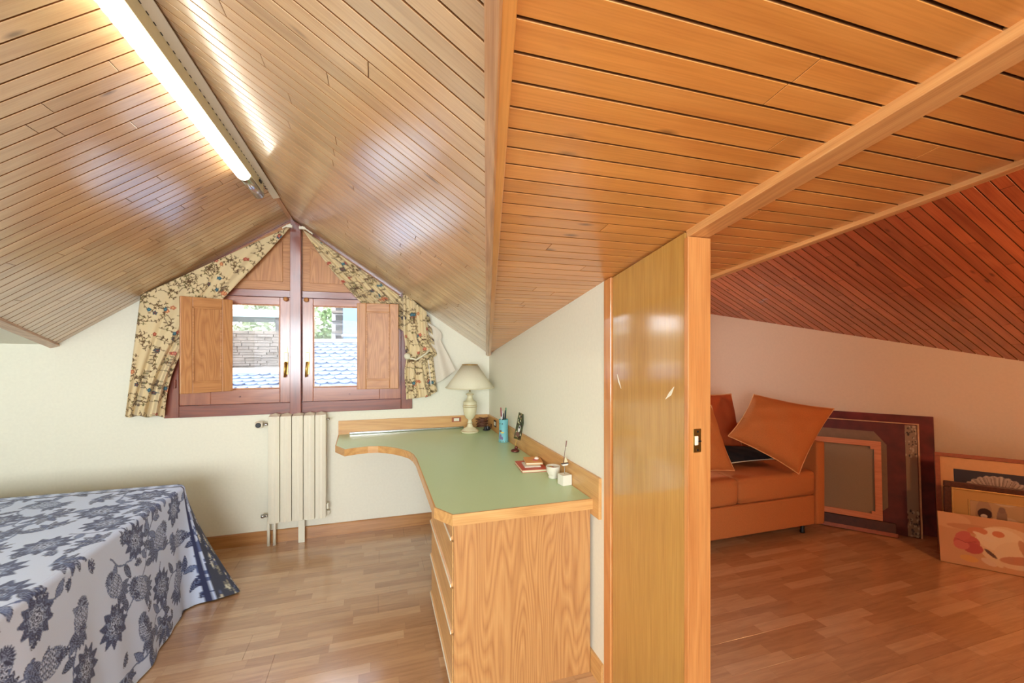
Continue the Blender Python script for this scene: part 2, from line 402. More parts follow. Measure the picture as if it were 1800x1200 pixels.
# --- dormer left slope
n_l = Vector((-KL, 0, 1)).normalized()
c_dl = shell('ceiling', [(XR, .05, ZR), (XR, YB, ZR), (x_valley_l(YB), YB, z_dl(x_valley_l(YB))), (XL, .05, 1.505)], n_l)
LL = math.hypot(1, KL)
def clip_l(p):   # ex up the slope: s from the eave (x = XL) ; keep x >= valley
    return clip(p, -1/LL, MS/KL, 0)
board_rows(c_dl, M['dormer'], Vector((XL, 0, 1.505))+n_l*TH, (1, 0, KL), (0, -1, 0), 0, -Y_END, lambda r: (MS*r/KL*LL-.02, (XR-XL)*LL), seed=8, extra=clip_l)
# --- main slope (right of the valley, carrying on over the partition into the side room)
n_m = Vector((0, MS, 1)).normalized()
XT0 = lambda y: .12-.155*y                # line of the far trim: x = .466 at y=-2.14, .62 at -3.04
c_m = shell('ceiling', [(0.0, .05, z_main(.05)), (.12, .05, z_main(.05)), (.12-.155*YB, YB, z_main(YB)), (x_valley_r(YB), YB, z_main(YB))], n_m)
LM = math.hypot(1, MS)
def clip_m(p):   # ex=+x, ey towards the camera (metres along the slope): x >= -MS*(r/LM)/KR
    p = clip(p, -1, -MS/KR/LM, 0)
    return clip(p, 1, -.155/LM, .12) if p else p
board_rows(c_m, M['main'], Vector((0, 0, EV))+n_m*TH, (1, 0, 0), (0, -1, MS), 0, -Y_END*LM, lambda r: (-MS*r/LM/KR, .14+.155*r/LM), seed=5, extra=clip_m)
# --- white plastered part of the main slope left of the dormer
s0 = 1.505
tag(MB().prism([Vector((XL, .05, s0)), Vector((-4.3, .05, s0)), Vector((-4.3, YB, s0-MS*YB)), Vector((x_valley_l(YB), YB, s0-MS*YB))], n_m*.03).build('ceiling', M['wall']), kind='structure')
# --- side room ceiling, boards falling to the right
A3, K3, C3 = 2.966, .48, .118
z3 = lambda x, y: A3-K3*x-C3*y
n3 = Vector((K3, C3, 1)).normalized()
c_3 = shell('ceiling', [(.30, .05, z3(.30, .05)), (2.55, .05, z3(2.55, .05)), (4.6, -2.6, z3(4.6, -2.6)), (4.6, YB, z3(4.6, YB)), (.30, YB, z3(.30, YB))], n3)
ex3 = Vector((1, 0, -K3)).normalized(); ey3 = (Vector((0, -1, C3))-ex3*Vector((0, -1, C3)).dot(ex3)).normalized()
o3 = Vector((.35, 0, z3(.35, 0)))
NW = Vector((.777, .63, 0)).normalized(); DWALL = 1.78
def clip_3(p):   # keep inside the picture wall
    a, b, c = NW.dot(ex3), NW.dot(ey3), DWALL+.015-NW.dot(o3)
    return clip(p, a, b, c)
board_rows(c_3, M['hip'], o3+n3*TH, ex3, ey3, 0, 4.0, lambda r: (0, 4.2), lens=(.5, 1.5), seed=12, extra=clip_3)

# beams and trims on the ceilings
def strip(name, a, b, side, up, w, h, mat, parent=None):
    """rectangular batten from a to b; side/up unit directions"""
    a, b, side, up = Vector(a), Vector(b), Vector(side).normalized(), Vector(up).normalized()
    d = (b-a).normalized(); side = (side-d*side.dot(d)).normalized(); up = (up-d*up.dot(d)-side*up.dot(side)).normalized()
    L = (b-a).length
    v = MB().box((0, -w/2, 0), (L, w/2, h)); o = v.build(name, mat, None, bevel=.002)
    mw = Matrix((d, side, up)).transposed().to_4x4(); mw.translation = a
    if mw.to_3x3().determinant() < 0:
        mw = Matrix((d, -side, up)).transposed().to_4x4(); mw.translation = a
    o.matrix_basis = mw; o.parent = parent; return o
va = Vector((0, 0, EV)); vb = Vector((x_valley_r(-4.4), -4.4, z_main(-4.4)))
b1 = thing('trim_1', None, None, va, kind='structure')
sl = strip('batten', va+Vector((-.019, 0, -.016)), vb+Vector((-.019, 0, -.016)), (1, 0, -KR), (0, 0, 1), .026, .026, M['beam']); sl.parent = b1; sl.matrix_parent_inverse = Matrix.Translation(-va)
sr = strip('batten', va+Vector((.006, 0, -.018)), vb+Vector((.006, 0, -.018)), (1, 0, -.12), (0, 0, 1), .022, .028, M['main']); sr.parent = b1; sr.matrix_parent_inverse = Matrix.Translation(-va)
la = Vector((XL, 0, 1.505)); lb = Vector((x_valley_l(-4.4), -4.4, z_dl(x_valley_l(-4.4))))
tag(strip('trim_2', la+Vector((0, 0, -.012)), lb+Vector((0, 0, -.012)), (1, 0, .3), (0, 0, 1), .05, .018, M['beam']), kind='structure')
# header rail above the partition, running up the slope towards the camera
tag(strip('trim_3', (.044, -2.54, z_main(-2.54)-.024), (.044, -3.59, z_main(-3.59)-.024), (1, 0, 0), (0, 0, 1), .075, .03, M['trim']), kind='structure')
# trim along the far edge of the main slope with the fascia above it
pa = Vector((XT0(-.1), -.1, z_main(-.1)-.014)); pb = Vector((XT0(-5.2), -5.2, z_main(-5.2)-.014))
tag(strip('trim_4', pa, pb, (1, 0, 0), (0, 0, 1), .032, .02, M['trim']), kind='structure')
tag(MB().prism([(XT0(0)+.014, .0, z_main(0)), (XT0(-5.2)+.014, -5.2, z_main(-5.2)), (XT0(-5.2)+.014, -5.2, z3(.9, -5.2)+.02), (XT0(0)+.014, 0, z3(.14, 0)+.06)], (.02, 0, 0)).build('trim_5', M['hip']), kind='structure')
# ridge batten
tag(strip('trim_6', (XR+.004, -.02, ZR-.022), (XR+.004, -4.3, ZR-.022), (1, 0, 0), (0, 0, 1), .03, .014, M['beam']), kind='structure')

# --- walls
WX0, WX1, WZ0 = -2.405, -.668, .985      # window opening
w = MB()
def wq(pts): w.prism([(x, 0, z) for x, z in pts], (0, .30, 0))
wq([(XL, 0), (WX0, 0), (WX0, z_dl(WX0)+.03), (XL, 1.505+.03)])
wq([(WX0, 0), (WX1, 0), (WX1, WZ0), (WX0, WZ0)])
wq([(WX1, 0), (0, 0), (0, EV+.03), (WX1, z_dr(WX1)+.03)])
tag(w.build('wall_back', M['wall']), kind='structure')
tag(MB().prism([(XL, 0, 0), (XL, .3, 0), (-4.3, .18, 0), (-4.3, -.12, 0)], (0, 0, 1.53)).build('wall_left', M['wall']), kind='structure')
tag(box('wall_far_left', (-4.6, YB, 0), (-4.3, .3, 2.6), M['wall'], bevel=0), kind='structure')
# right wall with its slanting top
tag(MB().prism([(0, -2.03, 0), (0, 0, 0), (0, 0, EV+.012), (0, -2.03, z_main(-2.03)+.012)], (.087, 0, 0)).build('wall_right', M['wall']), kind='structure')
tag(MB().prism([(0, -3.6, 0), (0, YB, 0), (0, YB, z_main(YB)+.012), (0, -3.6, z_main(-3.6)+.012)], (.087, 0, 0)).build('wall_light_block', M['wall']), kind='structure')  # unseen wall added to keep the rear fill light out of the side room
# side room back wall with a dormer window opening hidden behind the partition
s = MB()
s.box((.087, 0, 0), (.9, .3, 3.0)); s.box((1.6, 0, 0), (2.5, .3, 3.0)); s.box((.9, 0, 0), (1.6, .3, .95)); s.box((.9, 0, 1.55), (1.6, .3, 3.0))
tag(s.build('wall_side_room_back', M['wallw']), kind='structure')
# slanting wall behind the pictures
D = Vector((.63, -.777, 0)).normalized(); P0 = NW*DWALL
def wn(t, n, z=0): return D*t+NW*n+Vector((0, 0, z))
ta, tb = 1.3, 5.2
pts = []
for t in (ta, tb):
    p = wn(t, DWALL); pts.append(p)
tag(MB().prism([pts[0], pts[1], pts[1]+Vector((0, 0, z3(pts[1].x, pts[1].y)+.02)), pts[0]+Vector((0, 0, z3(pts[0].x, pts[0].y)+.02))], NW*.2).build('wall_pictures', M['wallw']), kind='structure')
# rear wall behind the camera with a wide opening added for fill daylight, far right wall
s = MB(); s.box((-4.6, YB-.2, 0), (-3.3, YB, 3.2)); s.box((-.7, YB-.2, 0), (4.7, YB, 3.2)); s.box((-3.3, YB-.2, 0), (-.7, YB, .8)); s.box((-3.3, YB-.2, 2.1), (-.7, YB, 3.2))
tag(s.build('wall_rear', M['wall']), kind='structure')
tag(box('wall_far_right', (4.45, YB, 0), (4.65, -2.0, 2.6), M['wallw'], bevel=0), kind='structure')
# --- floor
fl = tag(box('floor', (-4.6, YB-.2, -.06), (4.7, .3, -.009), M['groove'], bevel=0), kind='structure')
rnd = random.Random(4); FWD = .195
r = 0
while r < 22:
    y1 = -r*FWD-.0004; y0 = y1-FWD+.0008
    x = -4.3-rnd.uniform(0, 1.2)
    while x < 4.3:
        p = [(x+.0004, y0), (x+1.28-.0004, y0), (x+1.28-.0004, y1), (x+.0004, y1)]
        p = clip(p, NW.x, NW.y, DWALL); p = clip(p, -1, 0, 4.3) if p else p
        if len(p) >= 3: slab('plank', p, (0, 0, -.009), (1, 0, 0), (0, 1, 0), .009, M['floor'], fl, ch=.0006)
        x += 1.28
    r += 1
# --- baseboards
def bboard(name, a, b, h, t, mat):
    a, b = Vector(a), Vector(b); d = (b-a).normalized(); nn = Vector((d.y, -d.x, 0))
    m = MB().prism([a, a+nn*t, a+nn*t+UP*(h-.006), a+nn*(t-.005)+UP*h, a+UP*h], b-a)
    return tag(m.build(name, mat), kind='structure')
bboard('baseboard_back', (XL, 0, 0), (-.001, 0, 0), .095, .014, M['board'])
bboard('baseboard_left', (-4.3, -.12, 0), (XL, 0, 0), .095, .014, M['board'])
bboard('baseboard_right', (0, -.0, 0), (0, -2.02, 0), .095, .014, M['oaky'])

# --- partition panel: jamb, sliding door leaf with latch
jb = tag(MB().prism([(-.006, -2.03, 0), (-.006, -2.086, 0), (-.006, -2.086, z_main(-2.086)-.002), (-.006, -2.03, z_main(-2.03)-.002)], (.1, 0, 0)).build('trim_7', M['trimz'], bevel=.003), kind='structure')
dr = thing('door_1', None, None, (.044, -2.32, 0), kind='structure')
ya, yb = -2.094, -2.536
MB().prism([(.002, ya, .004), (.002, yb, .004), (.002, yb, z_main(yb)-.006), (.002, ya, z_main(ya)-.006)], (.082, 0, 0)).build('panel', M['panelz'], dr)
for pts_ in (((-2.135, 1.345), (-2.128, 1.375), (-2.150, 1.335), (-2.158, 1.318)), ((-2.46, 1.330), (-2.485, 1.352), (-2.47, 1.322), (-2.44, 1.305))):
    MB().prism([(.0006, y_, z_) for y_, z_ in pts_], (.0016, 0, 0)).build('scuff', M['white'], dr)
MB().prism([(-.001, yb-.001, .004), (-.001, -2.556, .004), (-.001, -2.556, z_main(-2.556)-.026), (-.001, yb-.001, z_main(yb)-.026)], (.089, 0, 0)).build('door_edge', M['trimz'], dr, bevel=.002)
st = box('strike_plate', (.018, -2.5585, 1.146), (.048, -2.5565, 1.222), M['brass'], dr, bevel=.001)
MB().box((.021, -2.563, 1.170), (.034, -2.5586, 1.200)).build('latch', M['white'], st, bevel=.003)
for zz in (1.154, 1.213): MB().lathe([(.0, -2.5596), (.0035, -2.5594), (.0035, -2.5586)], (.034, 0, zz), 10, 'y').build('screw', M['black'], st)
MB().box((.036, -2.561, 1.180), (.047, -2.5586, 1.184)).build('latch_slot', M['black'], st)

# ================================================================== WINDOW
win = thing('window_1', None, None, (-1.55, 0, WZ0), kind='structure')
FY = -.018                                # frame stands slightly proud of the wall
def zt(x): return (z_dr(x) if x > XR else z_dl(x))-.004
def gable(name, x0, x1, z0, y0, y1, mat, parent, z1=None, bevel=.003):
    """upright member whose top follows the ceiling slopes (or stops at z1)"""
    a, b = (min(z1, zt(x0)) if z1 else zt(x0)), (min(z1, zt(x1)) if z1 else zt(x1))
    return MB().prism([(x0, y0, z0), (x1, y0, z0), (x1, y0, b), (x0, y0, a)], (0, y1-y0, 0)).build(name, mat, parent, bevel=bevel)
MX0, MX1 = -1.585, -1.508
fil = MB().prism([(WX0, .002, z_dl(WX0)-.012), (XR, .002, ZR-.012), (WX1, .002, z_dr(WX1)-.012), (WX1, .002, z_dr(WX1)+.05), (XR, .002, ZR+.05), (WX0, .002, z_dl(WX0)+.05)], (0, .30, 0)).build('head_filler', M['mahog'], win)
gable('frame_stile', WX0, WX0+.09, WZ0, FY, .08, M['mahogz'], win)
gable('frame_stile', WX1-.09, WX1, WZ0, FY, .08, M['mahogz'], win)
box('frame_rail', (WX0+.091, FY, WZ0), (WX1-.091, .08, WZ0+.085), M['mahog'], win, .003)
gable('mullion', MX0, MX1, WZ0-.03, -.055, .08, M['mahogz'], win)
TZ0, TZ1 = 1.882, 1.935
box('transom', (WX0+.091, FY+.002, TZ0), (MX0-.001, .08, TZ1), M['mahog'], win)
box('transom', (MX1+.001, FY+.002, TZ0), (WX1-.091, .08, TZ1), M['mahog'], win)
# upper closed panels above the transom
def xat(z, side): return (XR+(ZR-z)/KR) if side > 0 else (XR-(ZR-z)/KL)
for side, xi in ((-1, MX0-.002), (1, MX1+.002)):
    xo = xat(TZ1+.005, side)-side*.012
    p = [(xi, -.006, TZ1+.002), (xo, -.006, TZ1+.002), (xi, -.006, zt(xi)-.01)]
    up = MB().prism(p, (0, .05, 0)).build('upper_panel', M['shutx'], win, bevel=.002)
    # moulded inner field
    zi0 = TZ1+.065; xi2 = xi+side*.055; xo2 = xat(zi0, side)-side*.19; zt2 = zi0+(abs(xo2-xi2))*(KR if side > 0 else KL)
    q = [(xi2, -.0125, zi0), (xo2, -.0125, zi0), (xi2, -.0125, zt2)]
    MB().prism(q, (0, .006, 0)).build('panel_field', M['shutz'], win, bevel=.003)
# sashes with panes
def sash(x0, x1, px0, px1, z0, z1, pz0, pz1):
    y0, y1 = -.012, .045
    s = MB().box((x0, y0, z0), (px0, y1, z1)).box((px1, y0, z0), (x1, y1, z1)).build('sash', M['sashz'], win, bevel=.003)
    MB().box((px0, y0+.001, z0), (px1, y1, pz0)).box((px0, y0+.001, pz1), (px1, y1, z1)).build('sash_rail', M['sashx'], win, bevel=.003)
    bd = MB()
    for a, b in (((px0, -.004, pz0), (px0+.008, .01, pz1)), ((px1-.008, -.004, pz0), (px1, .01, pz1)), ((px0+.008, -.004, pz0), (px1-.008, .01, pz0+.008)), ((px0+.008, -.004, pz1-.008), (px1-.008, .01, pz1))): bd.box(a, b)
    bd.build('glazing_bead', M['shutz'], s)
    box('pane', (px0+.001, .018, pz0+.001), (px1-.001, .022, pz1-.001), M['glass'], s, 0)
    return s
sashes = [None, None]
sashes[0] = sash(-2.3135, MX0-.002, -2.12, -1.662, 1.072, TZ0-.002, 1.180, 1.822)
sashes[1] = sash(MX1+.002, -.7595, -1.428, -.93, 1.072, TZ0-.002, 1.180, 1.822)
for x in (-1.617, -1.466):
    p = MB().box((x-.013, -.018, 1.285), (x+.013, -.0125, 1.455)).build('handle_plate', M['brass'], sashes[x > -1.54], bevel=.002)
    MB().lathe([(.010, -.019), (.010, -.045)], (x, 0, 1.375), 12, 'y').tube([(x, -.042, 1.378), (x-.004 if x < -1.5 else x-.006, -.046, 1.33), (x-.006 if x < -1.5 else x-.009, -.05, 1.265)], [.010, .008, .007], 8).build('window_handle', M['brass'], sashes[x > -1.54], True)
    MB().box((x-.006, -.018, 1.457), (x+.008, -.0125, 1.50)).build('catch', M['brass'], sashes[x > -1.54])
for x in (-1.618, -1.475):
    MB().lathe([(.001, -.046), (.012, -.043), (.018, -.034), (.017, -.026), (.009, -.020), (.009, -.011)], (x, 0, 1.866), 16, 'y').build('knob', M['shutz'], sashes[x > -1.54], True)
# open inner shutters
def shutter(hinge, tip, z0, z1, thick, handed):
    a, b = Vector((*hinge, 0)), Vector((*tip, 0)); d = (b-a); Wd = d.length; ang = math.atan2(d.y, d.x)
    t = bpy.data.objects.new('shutter', None); COL.objects.link(t); t.location = (a.x, a.y, z0); t.rotation_euler = (0, 0, ang); t['_local'] = 1
    H = z1-z0; y0, y1 = -thick/2, thick/2; s = .068
    t.parent = win; t.matrix_parent_inverse = Matrix.Translation(-win.location)
    MB().box((0, y0, 0), (s, y1, H)).box((Wd-s, y0, 0), (Wd, y1, H)).build('stile', M['shutz'], t, bevel=.004)
    MB().box((s, y0+.001, 0), (Wd-s, y1-.001, s+.005)).box((s, y0+.001, H-s), (Wd-s, y1-.001, H)).build('rail', M['shutx'], t, bevel=.004)
    MB().box((s, y0+.008, s+.005), (Wd-s, y1-.008, H-s)).build('field', M['shutz'], t)
    m = MB(); w_ = .011
    for yy in (y0, y1-.004):
        for q in (((s, yy, s), (s+w_, yy+.004, H-s)), ((Wd-s-w_, yy, s), (Wd-s, yy+.004, H-s)), ((s, yy, s+.004), (Wd-s, yy+.004, s+.004+w_)), ((s, yy, H-s-w_), (Wd-s, yy+.004, H-s))): m.box(*q)
    m.build('moulding', M['shutx'], t, bevel=.0015)
    return t
shutter((-1.962, -.075), (-2.225, -.245), 1.176, 1.842, .024, -1)
shutter((-1.098, -.125), (-.785, -.150), 1.168, 1.842, .024, 1)
MB().tube([(-2.335, -.026, 1.20), (-2.335, -.026, 1.26)], .006).tube([(-2.335, -.026, 1.60), (-2.335, -.026, 1.66)], .006).build('hinge', M['mahog'], win)
MB().lathe([(.006, -.024), (.006, -.012)], (-1.93, 0, 1.125), 10, 'y').lathe([(.006, -.024), (.006, -.012)], (-1.16, 0, 1.12), 10, 'y').build('peg', M['mahog'], win)
# outer sill
tag(box('trim_8', (WX0, .08, WZ0-.05), (WX1, .42, WZ0+.02), M['white']), kind='structure')

# ================================================================== OUTSIDE THE WINDOW
slate = plain('blue_grey_slate', (84,102,132), .45, noise=.22, scale=3)
paleblue = plain('pale_blue_render', (112,146,176), .8, noise=.04)
stone = plain('warm_rubble_stone', (118,106,94), .9, noise=.25, scale=6)
def slates(parent, x0, x1, a, b, n, m, seed):
    """a = (y,z) eave, b = (y,z) ridge: overlapping rounded slates joined as one part"""
    rr = random.Random(seed); mb = MB(); ay, az = a; by, bz = b; dy, dz = (by-ay)/n, (bz-az)/n; L = math.hypot(dy, dz); w_ = (x1-x0)/m
    for i in range(n):
        for j in range(m):
            x = x0+(j+(.5 if i % 2 else 0))*w_+rr.uniform(-.01, .01); y = ay+dy*i; z = az+dz*i+.03
            dd = rr.uniform(-.012, .012)
            q = [(x, y+dy*.3, z+dz*.3+dd), (x+w_*.2, y+dy*.02, z+dd), (x+w_*.5, y-dy*.1, z-dz*.1+dd), (x+w_*.8, y+dy*.02, z+dd), (x+w_, y+dy*.3, z+dz*.3+dd), (x+w_, y+dy*1.25, z+dz*1.25-.03), (x, y+dy*1.25, z+dz*1.25-.03)]
            mb.prism(q, (0, 0, -.02))
    o = mb.build('slates', slate, parent); o['kind'] = 'stuff'; return o
hr = thing('neighbour_roof', 'blue grey slate roof filling the lower right window pane', 'roof', (2.0, 8.0, -3))
MB().prism([(-2.6, 4.5, .62), (-2.6, 7.6, 1.66), (-2.6, 9.5, -2.5), (-2.6, 4.5, -2.5)], (7.2, 0, 0)).build('roof_body', slate, hr)
slates(hr, -2.6, 4.4, (4.5, .62), (7.6, 1.66), 15, 33, 2)
box('ridge_cap', (-2.62, 7.5, 1.66), (4.6, 7.75, 1.74), M['white'], hr)
hl = thing('lower_neighbour_roof', 'lower slate roof seen through the left window pane below the rubble wall', 'roof', (-5, 6.5, -3))
MB().prism([(-8, 4.5, .55), (-8, 6.4, 1.0), (-8, 8.2, -2.5), (-8, 4.5, -2.5)], (5.36, 0, 0)).build('roof_body', slate, hl)
slates(hl, -8, -2.66, (4.5, .55), (6.4, 1.0), 9, 27, 5)
box('ridge_flashing', (-8, 6.35, 1.0), (-2.64, 6.6, 1.10), M['white'], hl)
sk = thing('roof_window', 'white framed roof window low outside the window panes', 'skylight', (-2.2, 3.8, .6))
box('kerb', (-3.6, 3.5, .4), (-.9, 3.9, .88), M['white'], sk); box('flashing', (-3.7, 3.3, .55), (-.8, 3.49, .78), slate, sk)
rw = thing('rubble_wall', 'rough stone gable wall seen through the left window pane', 'wall', (-6, 9, -3))
box('core', (-9.2, 9.0, -2), (-3.05, 9.6, 1.92), stone, rw, 0)
rr = random.Random(9); mb = MB(); z = 1.0
while z < 1.95:
    h = rr.uniform(.05, .09); x = -9.2
    while x < -3.0:
        l = rr.uniform(.15, .5); d = rr.uniform(.02, .09); mb.box((x, 9-d, z), (x+l-.015, 9.02, z+h-.012)); x += l
    z += h
mb.build('stones', stone, rw)['kind'] = 'stuff'
cn = thing('roof_canopy', 'small tiled canopy on dark posts above the stone wall outside', 'canopy', (-6, 9.6, 1.9))
MB().prism([(-8.6, 9.3, 2.42), (-8.6, 10.6, 2.66), (-8.6, 11.8, 2.40), (-8.6, 11.8, 2.36), (-8.6, 10.6, 2.60), (-8.6, 9.3, 2.36)], (5.3, 0, 0)).build('canopy_roof', plain('grey_green_roof', (150,168,165), .7), cn)
for x in (-8.3, -7.2, -6.0, -4.9, -3.6):
    box('post', (x, 9.4, 1.9), (x+.09, 9.49, 2.38), M['black'], cn)
fb = thing('balcony_building', 'white building with dark balconies beside the pale blue tower outside', 'building', (-2.7, 22, -3))
box('body', (-3.35, 22, -3), (-2.0, 26, 4.2), plain('offwhite_render', (205,200,196), .9, noise=.05), fb, 0)
for i in range(5): box('balcony', (-3.3, 21.4, 1.3+i*.55), (-2.1, 21.99, 1.42+i*.55), M['black'] if i % 2 else stone, fb, 0); box('window', (-3.15, 21.93, 1.46+i*.55), (-2.55, 21.995, 1.76+i*.55), M['black'], fb, 0)
box('roof_slab', (-5.2, 20, .9), (-3.4, 21.3, 1.9), slate, fb, .02)
tw = thing('pale_blue_tower', 'tall pale blue block standing behind the slate roof', 'building', (.5, 18, -3))
box('body', (-2.45, 17.5, -3), (3.4, 20.9, 3.6), paleblue, tw, 0); box('cornice', (-2.5, 17.35, 2.1), (3.5, 17.499, 2.18), M['white'], tw, 0)
box('pilaster', (-1.75, 17.4, -3), (-1.6, 17.499, 2.09), M['white'], tw, 0)
def tree(loc, r, c, seed, label):
    t = thing('leafy_tree', label, 'tree', loc, group=None)
    MB().tube([loc, (loc[0], loc[1], loc[2]+r*2.2)], [.25, .12], 8).build('trunk', stone, t)
    rr = random.Random(seed); mb = MB()
    for i in range(1600):
        a, b = rr.uniform(0, 6.28), math.acos(rr.uniform(-1, 1)); q = r*rr.uniform(.55, 1)
        p = Vector((loc[0]+q*math.sin(b)*math.cos(a), loc[1]+q*math.sin(b)*math.sin(a), loc[2]+r*2.4+q*.8*math.cos(b)))
        u = Vector((rr.uniform(-1, 1), rr.uniform(-1, 1), rr.uniform(-1, 1))).normalized()*.22; v = u.cross(Vector((rr.uniform(-1, 1), .3, rr.uniform(-1, 1)))).normalized()*.14
        mb.add([p-u, p+v, p+u, p-v], [(0, 1, 2, 3)])
    mb.build('foliage', plain('leaf_%d' % seed, c, .7, noise=.3, scale=2), t)['kind'] = 'stuff'
tree((-12.6, 24, -3), 2.6, (150,175,110), 1, 'light green tree behind the canopy, on the left')
tree((-7.0, 27, -3), 2.6, (175,185,150), 2, 'pale tree behind the canopy, nearer the window mullion')
tree((-4.4, 33, -3), 2.5, (120,150,85), 3, 'bright green tree outside, left of the white balcony building')
tree((.5, 31, -3), 2.3, (135,150,110), 4, 'grey green tree rising over the white balcony building')
MB().box((-60, 3.5, -3.2), (60, 60, -3)).build('ground', stone); tag(bpy.data.objects['ground'], kind='structure')
tag(MB().prism([(-50, 38, -3), (50, 38, -3), (50, 38, 2.6), (20, 38, 4.0), (-10, 38, 3.2), (-50, 38, 4.2)], (0, 5, 0)).build('hillside', plain('hill_woods', (150,165,135), .9, noise=.3, scale=1)), kind='structure')

# ================================================================== CURTAINS
random.seed(7)
cp = Paint(.56, .56, .0016, (228,206,160))
BR, GN = (96,68,38), (110,100,50)
rr = random.Random(21)
for k in range(81):
    x, y = .0622*(k % 9)+rr.uniform(0, .04), .0622*(k//9)+rr.uniform(0, .04); a = rr.uniform(0, 6.28); pts = [(x, y)]; curl = rr.uniform(-6, 6)
    for i in range(9):
        a += (curl+rr.uniform(-7, 7))*.07; x += .013*math.cos(a); y += .013*math.sin(a); pts.append((x, y))
        if i % 2 == 0:
            for sd in (1, -1):
                if rr.random() < .75: cp.leaf(x, y, a+sd*rr.uniform(.6, 1.3), rr.uniform(.012, .022), .007, BR if rr.random() < .65 else GN)
    cp.stroke(pts, .0030, BR)
for k in range(26):
    x, y = rr.uniform(0, .56), rr.uniform(0, .56)
    c, c2 = [((176,70,50), (222,140,110)), ((40,90,110), (90,140,150)), ((196,106,70), (232,180,120)), ((60,70,80), (140,80,60))][k % 4]
    for j in range(5): cp.leaf(x, y, j*1.257+k, .017, .013, c)
    cp.disc(x, y, .006, c2)
curtain_m = vcol('floral_curtain', .85, Sheen_Weight=.2)
def lerp(a, b, t): return a+(b-a)*t
def cloth_grid(name, f, ns, nt_, paint, parent, mat, us=1., vs_=1., thick=.002):
    S, T = np.meshgrid(np.linspace(0, 1, ns), np.linspace(0, 1, nt_)); P = np.zeros((nt_, ns, 3))
    for i in range(nt_):
        for j in range(ns):
            px, py, v = f(S[i, j], T[i, j]); p = at(px, py, -v); P[i, j] = p
    # cloth coordinates from arc length along rows and columns
    du = np.concatenate([np.zeros((nt_, 1)), np.cumsum(np.linalg.norm(np.diff(P, axis=1), axis=2), 1)], 1)
    dv = np.concatenate([np.zeros((1, ns)), np.cumsum(np.linalg.norm(np.diff(P, axis=0), axis=2), 0)], 0)
    cols = paint.sample(P[..., 0]*us+3+P[..., 1]*.8, P[..., 2]*vs_) if paint else None
    return grid_obj(name, P, cols, mat, parent, thick)
cl = thing('floral_curtain', 'cream floral curtain hung along the left slope beside the window, swept left', 'curtain', at(380, 480, -.07))
def f_left(s, t):
    tx, ty = lerp(247, 511, s), lerp(519, 397, s)
    bx, by = lerp(220, 289, s), 732+1.5*math.sin(s*14)
    x, y = lerp(tx, bx, t), lerp(ty, by, t)
    x -= 46*math.sin(math.pi*t**1.35)*s**1.5
    y += 10*math.sin(math.pi*t)*s*(1-s)*2
    amp = .010+.016*t
    v = .080+amp*math.sin(s*17+1.5*t)+.012*math.sin(s*39+3*t)*(.3+.7*t)
    v += .030*math.exp(-((s-.93)/.07)**2)*(1-t)*math.sin(math.pi*min(1, t*2.2)) - .028*math.exp(-((s-.78)/.06)**2)*math.sin(math.pi*min(1, t*1.8))
    return x, y, max(v, .036)
cloth_grid('drape', f_left, 210, 230, cp, cl, curtain_m)
cr = thing('floral_curtain', 'gathered cream floral curtain on the right slope, knotted back above the lamp', 'curtain', at(650, 480, -.07))
def f_right(s, t):
    tx, ty = lerp(532, 755, s), lerp(403, 556, s)
    bx, by = lerp(640, 766, s), lerp(538, 618, s)
    x, y = lerp(tx, bx, t), lerp(ty, by, t)
    if s < .5: x -= 6*math.sin(math.pi*t)*(1-2*s)
    v = .070+.014*math.sin((s*.55+t*.8)*24)+.010*math.sin((s-t*.6)*37)
    return x, y, max(v, .036)
cloth_grid('drape', f_right, 170, 150, cp, cr, curtain_m)
def f_tail(s, t):
    y = lerp(lerp(512, 548, s), lerp(702, 696, s), t)
    ks = [(0, 708, 750), (.35, 709, 754), (.5, 712, 768), (.62, 714, 745), (.75, 711, 748), (1, 714, 757)]
    for (t0, a0, b0), (t1, a1, b1) in zip(ks[:-1], ks[1:]):
        if t0 <= t <= t1+1e-9:
            q = (t-t0)/(t1-t0); q = q*q*(3-2*q); a, b = lerp(a0, a1, q), lerp(b0, b1, q); break
    v = .10+.014*math.sin(s*15+t*3)+.006*math.sin(s*31)-.02*math.exp(-((t-.62)/.08)**2)
    return lerp(a, b, s), y, v
cloth_grid('tail', f_tail, 60, 180, cp, cr, curtain_m)
def f_flare(s, t):
    a = (lerp(742, 748, t), lerp(640, 699, t)); b = (lerp(760, 768, t), lerp(618, 688, t))
    return lerp(a[0], b[0], s), lerp(a[1], b[1], s), .074+.010*math.sin(s*10)
def f_lining(s, t):
    a = (lerp(744, 757, t), lerp(560, 677, t)); b = (lerp(757, 801, t**.9), lerp(570, 650, t))
    x, y = lerp(a[0], b[0], s), lerp(a[1], b[1], s)
    if t < .35: x += 9*math.sin(math.pi*t/.35)*s
    return x, y+4*math.sin(math.pi*s)*t, .058+.016*math.sin(s*11+t*2)*t+.004
cloth_grid('hem_flare', f_flare, 24, 60, cp, cr, curtain_m)
o = cloth_grid('lining', f_lining, 34, 60, None, cr, plain('ivory_lining', (222,212,194), .85, noise=.03, scale=150))
o['label'] = 'plain ivory lining flaring to the right'
c0 = at(716, 626, -.122)
MB().lathe([(.001, -.016), (.014, -.014), (.022, -.008), (.026, 0), (.022, .008), (.001, .012)], c0, 18, 'y').build('tieback_rosette', M['shade'], cr, True)
MB().tube([at(716, 628, -.120), at(732, 632, -.127), at(748, 622, -.120), at(758, 612, -.100)], .008, 8).build('tieback_cord', M['shade'], cr, True)
